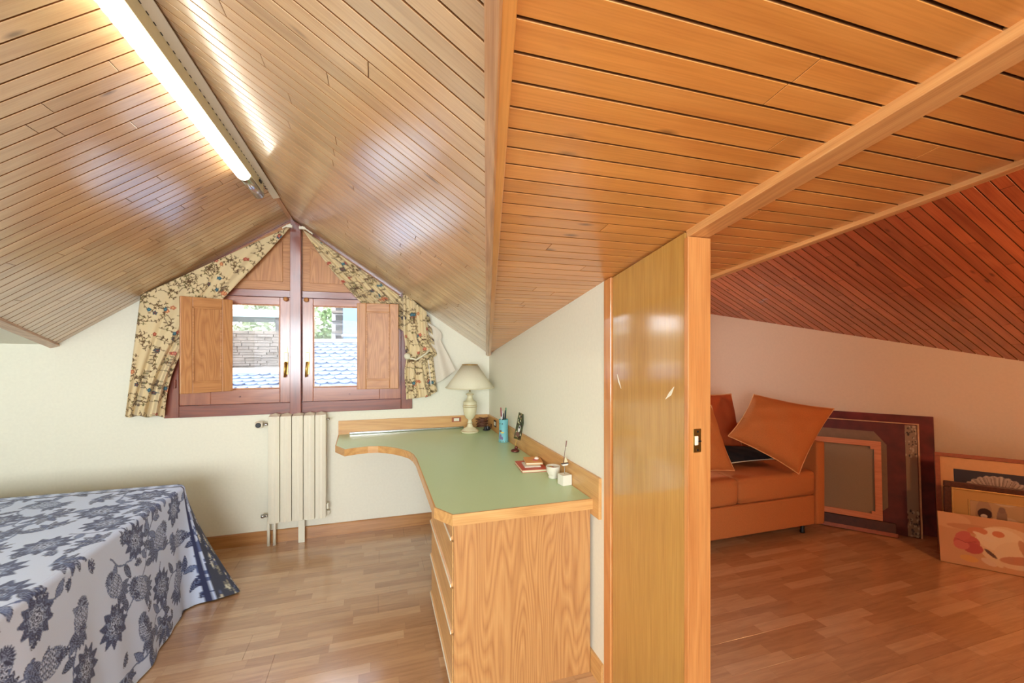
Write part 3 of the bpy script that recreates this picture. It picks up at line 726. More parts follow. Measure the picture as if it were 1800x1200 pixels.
# white curtain track along both slopes
for side, a, b in ((-1, (512, 395), (497, 402)), (1, (530, 399), (549, 412))):
    pa_, pb_ = at(*a, -.125), at(*b, -.125)
    t = strip('curtain_track', pa_+Vector((0, 0, .0)), pb_, (0, 1, 0), (0, 0, 1), .018, .010, M['white'])
    tag(t, 'white curtain track fixed under the %s slope' % ('left' if side < 0 else 'right'), 'curtain rail')
    br = MB(); p = at(509, 397, -.125) if side < 0 else at(531, 400, -.125)
    br.box((p.x-.02, p.y-.012, p.z-.012), (p.x+.02, p.y+.012, p.z+.006)); q = br.build('end_bracket', M['white'])
    q.parent = t; q.matrix_parent_inverse = t.matrix_basis.inverted()

# ================================================================== RADIATOR
rd = thing('radiator', 'cream column radiator with five sections under the window', 'radiator', (-1.56, -.08, 0))
p0 = at(470, 733, -.12); p1 = at(573, 729, -.12); rz0 = at(520, 916, -.12).z; rz1 = p0.z; sw = (p1.x-p0.x)/5
for i in range(5):
    x = p0.x+i*sw; c = x+sw/2; e = sw/2-.0022
    pr = [(c-e, -.112), (c-.012, -.121), (c, -.117), (c+.012, -.121), (c+e, -.112), (c+e, -.045), (c-e, -.045)]
    m = MB().prism([(a, b, rz0) for a, b in pr], (0, 0, rz1-rz0-.006))
    m.build('section', M['white'], rd, bevel=.002)
    MB().prism([(c-e+.002, -.110, rz1-.006), (c+e-.002, -.110, rz1-.006), (c+e-.002, -.05, rz1+.006), (c, -.046, rz1+.014), (c-e+.002, -.05, rz1+.006)], (0, .0, .004)).build('top_fin', M['white'], rd)
xL, xR = p0.x, p1.x
MB().tube([(xL-.001, -.08, rz1-.06), (xL-.035, -.08, rz1-.06)], .010).build('valve_stem', M['chrome'], rd, True)
MB().lathe([(.017, xL-.036), (.024, xL-.04), (.026, xL-.075), (.020, xL-.088), (.012, xL-.09)], (0, -.08, rz1-.06), 20, 'x').build('thermostat_head', M['white'], rd, True)
MB().lathe([(.019, -.106), (.016, -.110)], (xL-.064, 0, rz1-.06), 16, 'y').build('thermostat_dial', M['black'], rd)
MB().tube([(xL-.001, -.08, rz0+.05), (xL-.03, -.08, rz0+.05)], .010).lathe([(.013, xL-.05), (.016, xL-.035), (.010, xL-.03)], (0, -.08, rz0+.05), 12, 'x').build('lower_valve', M['chrome'], rd, True)
MB().tube([(xR+.001, -.08, rz1-.04), (xR+.022, -.08, rz1-.04)], .008).build('bleed_screw', M['chrome'], rd, True)
box('lower_plug', (xR, -.09, rz0+.06), (xR+.014, -.06, rz0+.10), M['white'], rd)
for x in (xL-.005, xL+.035): MB().tube([(x, -.06, .0), (x, -.06, rz0+.05)], .011, 10).build('pipe', M['white'], rd, True)
for x in (xL+.20,): box('bracket_leg', (x, -.075, 0), (x+.045, -.055, rz0+.02), M['white'], rd)
box('wall_bracket', (xL+.24, -.044, rz0+.0), (xR+.02, -.002, rz0+.03), M['white'], rd)

# ================================================================== DESK
dk = thing('corner_desk', 'curved corner desk top in green laminate with light oak edging', 'desk', (-.5, -.9, .755))
DZ = .80
out = [(-1.240, -.016), (-1.228, -.43), (-1.158, -.575), (-1.09, -.545), (-1.01, -.525), (-.94, -.535), (-.885, -.572), (-.83, -.628), (-.78, -.70), (-.745, -.77), (-.725, -.86), (-.716, -.98), (-.712, -1.84), (-.652, -1.945), (-.016, -1.945), (-.016, -.016)]
MB().prism([(x, y, DZ-.044) for x, y in out], (0, 0, .0425)).build('core', M['oaky'], dk)
# edging pieces follow the outline; the laminate lies inside it
def offs(pts, d):
    res = []; n = len(pts)
    for i in range(n):
        p, q, r_ = Vector(pts[i-1]), Vector(pts[i]), Vector(pts[(i+1) % n]); a = (q-p).normalized(); b = (r_-q).normalized()
        na, nb = Vector((-a.y, a.x)), Vector((-b.y, b.x)); m = (na+nb).normalized(); res.append(q+m*d/max(.3, m.dot(na)))
    return res
inn = offs(out, .004)
MB().prism([(p[0], p[1], DZ-.0015) for p in inn], (0, 0, .0015)).build('laminate', M['green'], dk)
for i0, i1, mt in ((0, 1, 'oaky'), (1, 2, 'oaky'), (2, 11, 'oakx'), (11, 12, 'oaky'), (12, 13, 'oakx'), (13, 14, 'oakx')):
    m = MB(); so = offs(out, -.003)
    for i in range(i0, i1):
        a, b, c, d = so[i], so[i+1], inn[i+1], inn[i]
        m.add([(a[0], a[1], DZ-.046), (b[0], b[1], DZ-.046), (c[0], c[1], DZ-.046), (d[0], d[1], DZ-.046), (a[0], a[1], DZ+.0005), (b[0], b[1], DZ+.0005), (c[0], c[1], DZ+.0005), (d[0], d[1], DZ+.0005)],
              [(0, 3, 2, 1), (4, 5, 6, 7), (0, 1, 5, 4), (1, 2, 6, 5), (2, 3, 7, 6), (3, 0, 4, 7)])
    m.build('edging', M[mt], dk)
box('backsplash', (-1.243, -.0155, DZ-.02), (-.016, -.0005, DZ+.108), M['oakx'], dk)
box('backsplash', (-.0155, -2.004, DZ-.075), (-.0005, -.016, DZ+.108), M['oaky'], dk)
box('cable_channel', (-1.16, -.030, DZ+.001), (-.235, -.016, DZ+.017), M['chrome'], dk, .003)
for a, b, inner in (((-.335, -.0185, DZ+.055), (-.255, -.0158, DZ+.095), ((-.318, -.022, DZ+.063), (-.272, -.0187, DZ+.087))), ((-.0185, -.30, DZ+.040), (-.0158, -.225, DZ+.095), ((-.022, -.285, DZ+.052), (-.0187, -.245, DZ+.082)))):
    s_ = box('socket', a, b, M['redwood'] if a[0] < -.1 else M['black'], dk, .002)
    e = MB().box(*inner).build('socket_insert', M['white'], s_, bevel=.001)
# drawer cabinet below the near end
cb = thing('drawer_cabinet', 'oak veneer drawer cabinet standing under the near end of the desk', 'cabinet', (-.32, -1.5, 0))
CX0, CX1, CY0, CY1 = -.628, -.016, -1.925, -1.16
box('side_panel', (CX0-.016, CY0, .0), (CX1, CY0+.02, DZ-.047), M['oakz'], cb, .001)
box('side_panel', (CX0+.001, CY1-.02, .0), (CX1, CY1, DZ-.047), M['oakz'], cb, .001)
box('carcass', (CX0, CY0+.021, .05), (CX1, CY1-.021, DZ-.048), M['oaky'], cb, 0)
box('plinth', (CX0+.004, CY0+.021, 0), (CX1-.02, CY1-.021, .049), M['oaky'], cb, 0)
dz = [DZ-.05, .675, .479, .283, .065]
for k in range(4):
    z1, z0 = dz[k]-.004, dz[k+1]+.004
    pr = [(CX0-.003, z0), (CX0-.024, z0), (CX0-.026, z0+.012), (CX0-.019, z0+.016), (CX0-.019, z1-.002), (CX0-.003, z1)]
    d_ = MB().prism([(x, CY0+.0215 if k else CY0+.0215, z) for x, z in pr], (0, CY1-CY0-.043, 0)).build('drawer', M['oaky'], cb, bevel=.001)
    MB().box((CX0-.0285, CY0+.022, z0-.003), (CX0-.024, CY1-.022, z0+.009)).build('finger_pull', M['white'], d_, bevel=.001)
# ---- table lamp
lx, ly = at(826, 750, -.235).x, -.235
tl = thing('table_lamp', 'cream urn-shaped table lamp with a pleated conical shade at the desk corner', 'lamp', (lx, ly, DZ))
u = .94
def pf(*a): return [(r*u, DZ+.001+h*u) for r, h in a]
body_ = MB().lathe(pf((.0, 0), (.075, 0), (.078, .010), (.076, .018), (.062, .024), (.056, .034), (.040, .042), (.028, .050), (.020, .072), (.024, .082), (.017, .095), (.016, .112), (.034, .124), (.048, .150), (.056, .180), (.060, .212), (.058, .222), (.062, .228), (.062, .236), (.057, .242), (.058, .256), (.060, .262), (.052, .272), (.036, .280), (.026, .296), (.022, .318), (.028, .326), (.034, .334), (.024, .342), (.012, .346), (.012, .352)), (lx, ly, 0), 32).build('body', M['cream'], tl, True)
for h, r_ in ((.018, .0775), (.084, .0245), (.226, .062), (.240, .060), (.334, .0345)):
    MB().lathe([(r_*u, DZ+h*u-.0015), (r_*u+.0016, DZ+h*u), (r_*u, DZ+h*u+.0015)], (lx, ly, 0), 32, caps=False).build('gilt_ring', M['gold'], body_)
MB().tube([(lx, ly, DZ+.33), (lx, ly, DZ+.50)], .005).build('stem', M['brass'], tl, True)
sm = MB(); zb, zt_ = DZ+.370, DZ+.555
nn = 72; vsd = []
for h, r_ in ((zb, .195), ((zb+zt_)/2, .126), (zt_, .062)):
    for k in range(nn):
        a = 2*math.pi*k/nn; q = r_*(1+(.008 if k % 2 else -.008)); vsd.append((lx+q*math.cos(a), ly+q*math.sin(a), h))
sm.add(vsd, [(i*nn+k, i*nn+(k+1) % nn, (i+1)*nn+(k+1) % nn, (i+1)*nn+k) for i in range(2) for k in range(nn)])
so_ = sm.build('lamp_shade', M['shade'], tl, True); md = so_.modifiers.new('t', 'SOLIDIFY'); md.thickness = .002
tr = [(lx+.197*math.cos(a/24*math.pi*2), ly+.197*math.sin(a/24*math.pi*2), zb) for a in range(25)]
MB().tube(tr, .004, 6, False).build('shade_trim', M['cream'], so_, True)
tr = [(lx+.063*math.cos(a/24*math.pi*2), ly+.063*math.sin(a/24*math.pi*2), zt_) for a in range(25)]
MB().tube(tr, .003, 6, False).build('shade_trim', M['gold'], so_, True)
for k in range(3):
    a = k*2.094; MB().tube([(lx, ly, DZ+.50), (lx+.06*math.cos(a), ly+.06*math.sin(a), zt_-.002)], .0015, 6).build('shade_arm', M['brass'], so_)
# ---- corded things in the corner
tp = thing('coiled_cable', 'brown coiled cable heaped behind the lamp in the desk corner', 'cable', (-.085, -.085, DZ))
pts = [(-.085+.043*math.cos(i*.9)+.012*math.cos(i*2.3), -.085+.036*math.sin(i*.9), DZ+.010+.0014*i+.010*math.sin(i*1.7)**2) for i in range(52)]
MB().tube(pts, .0045, 6).build('coil', plain('brown_cable', (110,66,44), .5), tp, True)
ph = thing('power_adapter', 'black power adapter with plug lying behind the lamp', 'adapter', (-.06, -.19, DZ))
MB().box((-.088, -.20, DZ+.001), (-.042, -.160, DZ+.032)).build('adapter_body', M['black'], ph, bevel=.006)
MB().tube([(-.088, -.185, DZ+.012), (-.105, -.205, DZ+.008), (-.095, -.225, DZ+.007), (-.07, -.222, DZ+.007), (-.04, -.215, DZ+.02), (-.035, -.21, DZ+.055)], .003, 6).build('cord', M['black'], ph, True)
MB().lathe([(.010, 0), (.012, .012), (.008, .03)], (-.07, -.222, DZ+.012), 12).build('plug', M['black'], ph)
# ---- pen holder
cxp, cyp = at(893, 776, -.68).x, -.66
cxp = -.060
pp = Paint(.30, .18, .002, (120,190,196))
for a in (.12, .15): pp.leaf(a, .150, -1.57, .014, .012, (30,34,44))
pp.disc(.128, .088, .016, (110,70,60), .008); pp.disc(.150, .078, .020, (232,205,90), .006); pp.disc(.128, .045, .016, (130,115,150), .020); pp.disc(.15, .035, .010, (120,100,140), .012)
for k in range(12): pp.disc(.01+.025*k, .012, .006, (120,140,110), .004)
ph_ = thing('pen_holder', 'turquoise painted pen tube on the desk by the wall', 'pen holder', (cxp, cyp, DZ))
TT, HH = np.meshgrid(np.linspace(0, 1, 73), np.linspace(0, 1, 60)); A_ = TT*2*np.pi-2.2-np.pi/2-1.5
rad = .034-.003*np.sin(HH*3)+.002*(1-HH)
P = np.stack([cxp+rad*np.cos(A_), cyp+rad*np.sin(A_), DZ+.001+HH*.165], -1)
grid_obj('tube', P, pp.sample(TT*.30, HH*.17+.004), vcol('painted_card', .5), ph_, .002)
MB().lathe([(.001, DZ+.001), (.033, DZ+.001), (.033, DZ+.006), (.001, DZ+.006)], (cxp, cyp, 0), 24).build('base', M['cream'], ph_)
PC = [(150,40,60), (240,240,240), (25,30,60), (30,110,60), (60,60,60)]
for k, (dx, dy, hx_) in enumerate([(-.016, -.008, .255), (-.004, .012, .225), (.006, -.012, .235), (.014, .004, .250), (.0, .0, .21)]):
    q = thing('pen', ['dark red pen in the turquoise tube', 'white pen in the turquoise tube', 'navy pen in the turquoise tube', 'green topped pen in the turquoise tube', 'short grey pencil in the turquoise tube'][k], 'pen', (cxp+dx*.4, cyp+dy*.4, DZ+.01), group='pens in the turquoise tube')
    b0 = Vector((cxp+dx*.5, cyp+dy*.5, DZ+.012)); e0 = Vector((cxp+dx*1.5, cyp+dy*1.5, DZ+hx_)); dm = lerp(b0, e0, .72)
    MB().tube([b0, dm], [.0028, .004], 8).build('barrel', plain('pen_%d' % k, PC[(k+1) % 5], .35), q, True)
    MB().tube([dm, lerp(b0, e0, .97), e0], [.0046, .0046, .002], 8).build('cap', plain('pencap_%d' % k, PC[k], .35), q, True)
# ---- photo clip
kx, ky = -.075, -.985
pc = thing('photo_clip', 'small bronze photo clip holding a tilted snapshot on the desk', 'photo holder', (kx, ky, DZ))
MB().lathe([(.001, 0), (.026, .001), (.029, .007), (.024, .014), (.012, .018), (.006, .020)], (kx, ky, DZ+.001), 20).lathe([(.001, 0), (.010, .003), (.012, .012), (.006, .020), (.001, .022)], (kx+.008, ky, DZ+.017), 12).build('weight', plain('bronze', (110,60,50), .3, .6), pc, True)
MB().tube([(kx, ky, DZ+.018), (kx+.004, ky, DZ+.05), (kx+.008, ky-.002, DZ+.082), (kx+.012, ky-.005, DZ+.092)], .0022, 6).build('wire', M['brass'], pc, True)
fp = Paint(.10, .15, .0016, (72,78,50)); rr = random.Random(3)
for k in range(60): fp.disc(rr.uniform(0, .1), rr.uniform(0, .15), rr.uniform(.003, .009), rr.choice([(40,46,30), (130,110,70), (200,190,150), (90,96,60), (60,40,40)]))
fp.disc(.05, .06, .012, (236,232,226), .018); fp.disc(.048, .068, .006, (30,26,28)); fp.disc(.045, .03, .02, (120,86,76), .012)
ph3 = thing('snapshot', 'leafy snapshot held upright in the bronze clip', 'photograph', (kx+.012, ky-.006, DZ+.083), (R(-4), R(22), R(30)), local=True)
S_, T_ = np.meshgrid(np.linspace(-.036, .036, 50), np.linspace(0, .175, 80))
grid_obj('print', np.stack([S_, np.zeros_like(S_), T_], -1), fp.sample(S_+.05, T_*.8+.004), vcol('photo_paper', .25), ph3, .001)
# ---- books
def book(name, label, x0, y0, x1, y1, z0, h, ang, cover, cat='book', pr=None):
    cx, cy = (x0+x1)/2, (y0+y1)/2; t = thing(name, label, cat, (cx, cy, z0), (0, 0, ang), local=True); w_, d_ = (x1-x0)/2, (y1-y0)/2
    MB().box((-w_+.002, -d_+.002, .0018), (w_-.003, d_-.002, h-.0018)).build('pages', M['cream'], t)
    MB().box((-w_, -d_, 0), (w_, d_, .0016)).box((-w_, -d_, h-.0016), (w_, d_, h)).box((w_-.002, -d_, .0016), (w_, d_, h-.0016)).build('cover', cover, t)
    return t
b1_ = book('book', 'thin red covered book lying flat on the desk', -.178, -1.475, -.032, -1.27, DZ+.0008, .014, R(-6), plain('red_cover', (206,92,70), .5))
b2_ = book('booklet', 'small white booklet on the red book', -.152, -1.43, -.06, -1.33, DZ+.0156, .006, R(-8), plain('white_cover', (226,220,206), .6), 'booklet')
b3_ = book('notebook', 'orange notebook with a pink heart on top of the books', -.128, -1.405, -.03, -1.27, DZ+.0224, .012, R(-12), plain('orange_cover', (226,160,90), .5), 'notebook')
MB().lathe([(.001, .0125), (.016, .0128), (.016, .0145), (.001, .0150)], (.012, -.01, 0), 16).build('heart_motif', plain('pink_motif', (216,96,100), .5), b3_)
sh = tag(MB().lathe([(.001, 0), (.012, .002), (.014, .008), (.008, .014), (.001, .015)], (-.062, -1.352, DZ+.0378), 14).build('seashell', plain('shell', (238,224,206), .4), None, True), 'tiny white shell lying on the orange notebook', 'shell')
# ---- bowl, cube with boat
bx, by = -.062, -1.60
bw = thing('ceramic_bowl', 'rough white ceramic bowl holding orange bits beside the white cube', 'bowl', (bx, by, DZ))
bw_ = MB(); rr = random.Random(5); prof = [(.001, 0), (.022, 0), (.026, .004), (.024, .012), (.030, .022), (.036, .036), (.037, .058), (.0385, .064), (.0345, .064), (.033, .05), (.028, .026), (.001, .014)]
o = bw_.lathe([(r_, h+.0008) for r_, h in prof], (bx, by, DZ), 14).build('body', plain('rough_white', (226,218,198), .6, noise=.05, scale=60, bump=.2), bw, True)
for v in o.data.vertices: v.co.x += rr.uniform(-.0012, .0012); v.co.y += rr.uniform(-.0012, .0012)
for k in range(3):
    q = MB().lathe([(.001, -.007), (.008, -.003), (.008, .003), (.001, .007)], (bx+.015*math.cos(k*2.1), by+.015*math.sin(k*2.1), DZ+.050+.004*(k % 3)), 8).build('dried_fruit', plain('fruit_%d' % k, [(220,130,50), (226,180,90), (170,80,40)][k % 3], .6), None, True)
    tag(q, '%s dried piece lying in the rough white bowl' % ['bright orange', 'pale yellow', 'dark brown'][k], 'dried fruit', 'dried pieces in the white bowl')
qx, qy = -.048, -1.715
bt = thing('boat_ornament', 'white block carrying a tiny sailing boat on a wire', 'ornament', (qx, qy, DZ), (0, 0, R(8)), local=True)
MB().box((-.026, -.026, .0008), (.026, .026, .052)).build('block', plain('white_block', (232,228,210), .6), bt, bevel=.001)
MB().tube([(0, 0, .05), (0, 0, .095)], .0012, 6).build('wire', M['chrome'], bt)
MB().prism([(-.020, -.005, .103), (-.013, -.005, .094), (.013, -.005, .094), (.021, -.005, .103)], (0, .010, 0)).build('hull', plain('boat_white', (230,226,214), .5), bt, bevel=.001)
MB().box((-.020, -.0055, .1032), (.021, .0055, .1062)).build('deck', plain('dark_deck', (60,40,38), .5), bt)
MB().tube([(-.008, 0, .106), (.008, 0, .21)], [.0015, .001], 6).build('mast', plain('mast_wood', (110,70,60), .5), bt)
MB().prism([(-.003, -.0006, .110), (.018, -.0006, .110), (.004, -.0006, .142)], (0, .0012, 0)).build('sail', M['cream'], bt)
MB().tube([(.0065, 0, .188), (.011, 0, .218)], .0028, 6).build('pennant', plain('pennant_brown', (120,72,60), .6), bt)

# ================================================================== LED STRIP LIGHT
lf = thing('strip_light', 'long lit tube light with silver end cap fixed along the dormer ridge', 'ceiling light', (-1.62, -1.7, 2.405))
em = N('lit_diffuser'); em.set(Base_Color=(.9, .88, .8), Emission_Color=(1., .94, .78), Emission_Strength=LED_EMIT)
tz = 2.405; tx_ = -1.622; n_ = 24; y0, y1 = -2.75, -1.10; seg = 240
pth = [(tx_, lerp(y0, y1, i/seg), tz) for i in range(seg+1)]
MB().tube(pth, [.032+.0035*abs(math.sin(i*math.pi*36/seg)) for i in range(seg+1)], n_).build('diffuser', em.m, lf, True)
for a, b in ((y1, -.80), (-2.92, y0)):
    MB().lathe([(.026, a+.001), (.031, a+.004 if b > a else a), (.031, b-.004), (.026, b)], (tx_, 0, tz), 24, 'y').build('end_cap', M['chrome'], lf, True)
MB().box((-1.628, -3.0, 2.440), (-1.588, -.86, 2.452)).build('batten', M['cream'], lf, bevel=.002)
sl_ = strip('perforated_rail', (-1.567, -3.2, 2.452), (-1.567, -.60, 2.452), (1, 0, .25), (0, 0, 1), .040, .006, plain('grey_rail', (226,218,200), .5)); sl_.parent = lf; sl_.matrix_parent_inverse = Matrix.Translation(-lf.location)
m = MB()
for k in range(56): m.box((-1.592, -3.15+k*.043, 2.4475), (-1.580, -3.15+k*.043+.016, 2.4515))
m.build('slots', M['black'], lf)['kind'] = 'stuff'
box('side_plate', (-1.586, -3.0, 2.397), (-1.583, -.86, 2.462), M['cream'], lf, 0)
box('cable_clip', (-1.598, -.965, 2.425), (-1.574, -.925, 2.438), M['black'], lf, .003)

# ================================================================== BED
BZ, BX1, BY1 = .685, -2.035, -.70
bd = thing('bed', 'low bed mattress and base hidden below the blue and white floral spread', 'bed', (-3.1, -1.6, 0))
MB().box((-4.25, -2.55, .10), (BX1-.05, BY1-.06, .34)).build('bed_base', plain('base_fabric', (150,140,130), .9), bd, bevel=.01)
MB().box((-4.25, -2.55, .342), (BX1-.03, BY1-.045, BZ-.012)).build('mattress', plain('mattress_ticking', (225,222,214), .9), bd, bevel=.04)
for x in (-4.1, BX1-.15):
    for y in (-2.45, BY1-.15): box('leg', (x-.03, y-.03, 0), (x+.03, y+.03, .099), M['redwood'], bd)
# print: large navy and grey-blue flowers on white
N1, N2, N3, WH = (42,50,88), (92,110,156), (144,164,204), (206,222,250)
fp = Paint(1.0, 1.0, .002, WH); rr = random.Random(31)
def flower(x, y, r_, kind, ang):
    if kind == 0:      # layered bloom
        for j in range(11): fp.leaf(x, y, ang+j*6.283/11, r_, r_*.46, N1, N2, N2)
        for j in range(9): fp.leaf(x, y, ang+.3+j*6.283/9, r_*.68, r_*.36, N3, N1, N1)
        for j in range(7): fp.leaf(x, y, ang+j*6.283/7, r_*.42, r_*.26, N1, WH, WH)
        fp.disc(x, y, r_*.14, WH); fp.disc(x, y, r_*.09, N1)
    elif kind == 1:    # scaly fruit
        for j in range(6): fp.leaf(x-r_*.5*math.cos(ang), y-r_*.5*math.sin(ang), ang+2.2+j*.38, r_*.9, r_*.3, N1, N3, N2)
        fp.disc(x, y, r_*.75, N2, r_*.55, ang)
        for i in range(-5, 6):
            for j in range(-5, 6):
                u_, v_ = i*r_*.17+(j % 2)*r_*.085, j*r_*.14
                if (u_/(r_*.7))**2+(v_/(r_*.5))**2 < 1:
                    X_, Y_ = x+u_*math.cos(ang)-v_*math.sin(ang), y+u_*math.sin(ang)+v_*math.cos(ang)
                    fp.disc(X_, Y_, r_*.075, WH); fp.disc(X_, Y_, r_*.045, N1)
        for j in range(9): fp.leaf(x+r_*.55*math.cos(ang), y+r_*.4*math.sin(ang), ang-1.2+j*.3, r_*.45, r_*.14, N1, None, N3)
    else:              # open lily
        for j in range(6): fp.leaf(x, y, ang-1.3+j*.52, r_, r_*.3, N1 if j % 2 else N2, WH if j % 2 else N1, N1)
        fp.disc(x, y, r_*.22, N3); fp.disc(x, y, r_*.12, N1)
vines = [(.6, .5, 1.), (.8, .2, 2.), (.4, .9, 5.), (.05, .45, .1), (.05, .1, .5), (.5, .05, 1.2), (.9, .5, 2.4), (.3, .6, -.4), (.7, .85, 3.5), (.15, .8, .2)]
for vx, vy, a in vines:
    pts = [(vx, vy)]
    for i in range(20):
        a += rr.uniform(-.45, .45); vx += .024*math.cos(a); vy += .024*math.sin(a); pts.append((vx, vy))
        if i % 3 == 1: fp.leaf(vx, vy, a+rr.choice((-1, 1))*rr.uniform(.6, 1.2), rr.uniform(.05, .085), .03, rr.choice((N1, N2)), N3, N1)
    fp.stroke(pts, .0075, N2)
for gi in range(5):
    for gj in range(5):
        flower(.2*gi+.1+rr.uniform(-.03, .03)+(.1 if gj % 2 else 0), .2*gj+.1+rr.uniform(-.03, .03), rr.uniform(.075, .105), (gi*2+gj*3+(gi*gj) % 2) % 3, rr.uniform(0, 6.28))
for k in range(40): flower(rr.uniform(0, 1), rr.uniform(0, 1), rr.uniform(.022, .036), 2, rr.uniform(0, 6.28))
# darker border print
dp = Paint(.5, .5, .0026, (60,64,78))
for k in range(26):
    x, y = rr.uniform(0, .5), rr.uniform(0, .5)
    for j in range(6): dp.leaf(x, y, j*1.05+k, .04, .018, [(150,145,125), (186,186,180), (96,108,140)][k % 3], (50,54,66))
    dp.disc(x, y, .010, (214,208,180))
def spread_color(cx, cy):
    """cloth coordinates: cx along the bed and down the foot, cy across (0 at the window-side edge, growing to the camera)"""
    c = fp.sample(cx+.35, cy*1.0+.12)
    band = (cy > -.015) & (cy < .055)
    st = ((np.sin(cx*70)+np.sin(cy*260+np.sin(cx*48)*2)) > .2)
    bc = np.where(st[..., None], np.array(N2)/255., np.array(WH)/255.)
    bc = np.where(((np.abs(cy-.055) < .006) | (np.abs(cy+.012) < .007))[..., None], np.array(N1)/255., bc)
    c = np.where((band | (np.abs(cy-.055) < .006))[..., None], bc, c)
    return np.where((cy <= -.015)[..., None], dp.sample(cx, cy), c)
# perimeter sweep: foot side, rounded corner, window side
peri = []; rc = .05
ys = np.arange(-2.60, BY1-rc, .0042)
for y in ys: peri.append((BX1, y, 1., 0.))
for a in np.linspace(0, math.pi/2, 30)[1:-1]: peri.append((BX1-rc+rc*math.cos(a), BY1-rc+rc*math.sin(a), math.cos(a), math.sin(a)))
for x in np.arange(BX1-rc, -4.25, -.012): peri.append((x, BY1, 0., 1.))
pe = np.array(peri); arc = np.concatenate([[0], np.cumsum(np.linalg.norm(np.diff(pe[:, :2], axis=0), axis=1))])
ic = len(ys)+14; ac = arc-arc[ic]
nt2 = 180
hang = np.linspace(0, 1, nt2)[:, None]
z = BZ-.02-(BZ-.028)*hang
body = .018+.055*hang**1.2+.010*hang*np.sin(arc*11)[None]+.006*hang*np.sin(arc*29+1)[None]
fl_ = .27*hang**1.25*np.exp(-((ac-.012)/.052)**2)[None]
fl_ -= .035*hang*np.exp(-((ac+.14)/.05)**2)[None]
dirx = np.where(np.abs(ac) < .2, 1., 0.)
X = pe[None, :, 0]+pe[None, :, 2]*body+fl_*.98; Yg = pe[None, :, 1]+pe[None, :, 3]*body-fl_*.20
Z = z+.0*X
# rounding strip and top
rows = []
for t in np.linspace(1, 0, 8)[:-1]:
    a = t*math.pi/2; q = .018*math.cos(a)-.0
    rows.append(np.stack([pe[:, 0]+pe[:, 2]*q, pe[:, 1]+pe[:, 3]*q, np.full(len(pe), BZ-.02+.02*math.sin(a))], -1))
Ph = np.concatenate([np.array(rows), np.stack([X, Yg, Z], -1)], 0)
drop = np.concatenate([[0]]+[np.linspace(.003, .02, 6)]+[.02+(BZ-.028)*np.linspace(0, 1, nt2)])[:, None]
cxh = pe[None, :, 0]+pe[None, :, 2]*drop; cyh = (BY1-pe[None, :, 1])-pe[None, :, 3]*drop
isback = (pe[None, :, 3] > .3)
cyh = np.where(ac[None] > .0, -.02-drop*.6-ac[None]*.2, cyh)
spd = thing('bedspread', 'white bedspread printed with navy flowers, falling to the floor at the foot', 'bedspread', (BX1-.5, -1.5, BZ))
cloth_m = vcol('printed_cotton', .75, Sheen_Weight=.15)
grid_obj('skirt', Ph, spread_color(cxh, cyh), cloth_m, spd, .003)
# top sheet surface
gx = np.linspace(-4.25, BX1, 470); gy = np.linspace(-2.60, BY1, 440); GX, GY = np.meshgrid(gx, gy)
GZ = BZ-.0005+.004*np.sin(GX*9+GY*3)*np.clip((BX1-GX)*6, 0, 1)*np.clip((BY1-GY)*6, 0, 1)
# pull the square corner in to the rounded outline
ddx = GX-(BX1-rc); ddy = GY-(BY1-rc); m_ = (ddx > 0) & (ddy > 0); hyp = np.sqrt(ddx**2+ddy**2)+1e-9; mx = np.maximum(ddx, ddy)
GX2 = np.where(m_, BX1-rc+ddx*mx/hyp, GX); GY2 = np.where(m_, BY1-rc+ddy*mx/hyp, GY)
grid_obj('top', np.stack([GX2, GY2, GZ], -1), spread_color(GX, BY1-GY), cloth_m, spd, .003)

# ================================================================== SOFA
sf = thing('sofa', 'ochre fabric two seat sofa behind the partition', 'sofa', (1.75, -.8, 0))
SY0, SY1, SX0, SX1 = -1.15, -.40, .95, 2.50
def soft(name, a, b, mat, parent, r=.03, puff=0., seg=4):
    m = MB().box(a, b); o = m.build(name, mat, parent)
    bm = bmesh.new(); bm.from_mesh(o.data)
    bmesh.ops.subdivide_edges(bm, edges=bm.edges[:], cuts=6, use_grid_fill=True)
    c = (Vector(a)+Vector(b))/2; h = (Vector(b)-Vector(a))/2
    for v in bm.verts:
        q = Vector(((v.co.x-c.x)/h.x, (v.co.y-c.y)/h.y, (v.co.z-c.z)/h.z))
        for ax in range(3):
            o1, o2 = q[(ax+1) % 3], q[(ax+2) % 3]
            if abs(abs(q[ax])-1) < 1e-4: v.co[ax] += math.copysign(puff*(1-o1**2)*(1-o2**2), q[ax])
    bm.to_mesh(o.data); bm.free()
    md = o.modifiers.new('b', 'BEVEL'); md.width = r; md.segments = seg; md.limit_method = 'ANGLE'; md.angle_limit = R(40)
    o.data.shade_smooth(); return o
MB().box((SX0+.09, SY0+.012, .075), (SX1-.095, SY1, .31)).build('base', M['sofa'], sf, bevel=.012)
soft('seat_cushion', (SX0+.11, SY0+.004, .315), (1.63, SY1-.18, .505), M['sofa'], sf, .035, .012)
soft('seat_cushion', (1.632, SY0+.004, .315), (2.402, SY1-.18, .505), M['sofa'], sf, .035, .012)
soft('armrest', (2.408, SY0, .075), (SX1, SY1, .735), M['sofa'], sf, .03, .004)
soft('armrest', (SX0, SY0, .075), (SX0+.10, SY1, .735), M['sofa'], sf, .03, .004)
soft('backrest', (SX0+.10, SY1-.17, .315), (2.404, SY1, .78), M['sofa'], sf, .05, .012)
for x in (SX0+.15, 2.33):
    for y in (SY0+.06, SY1-.06): MB().lathe([(.016, 0), (.020, .01), (.014, .03), (.014, .074)], (x, y, 0), 12).build('leg', M['black'], sf, True)
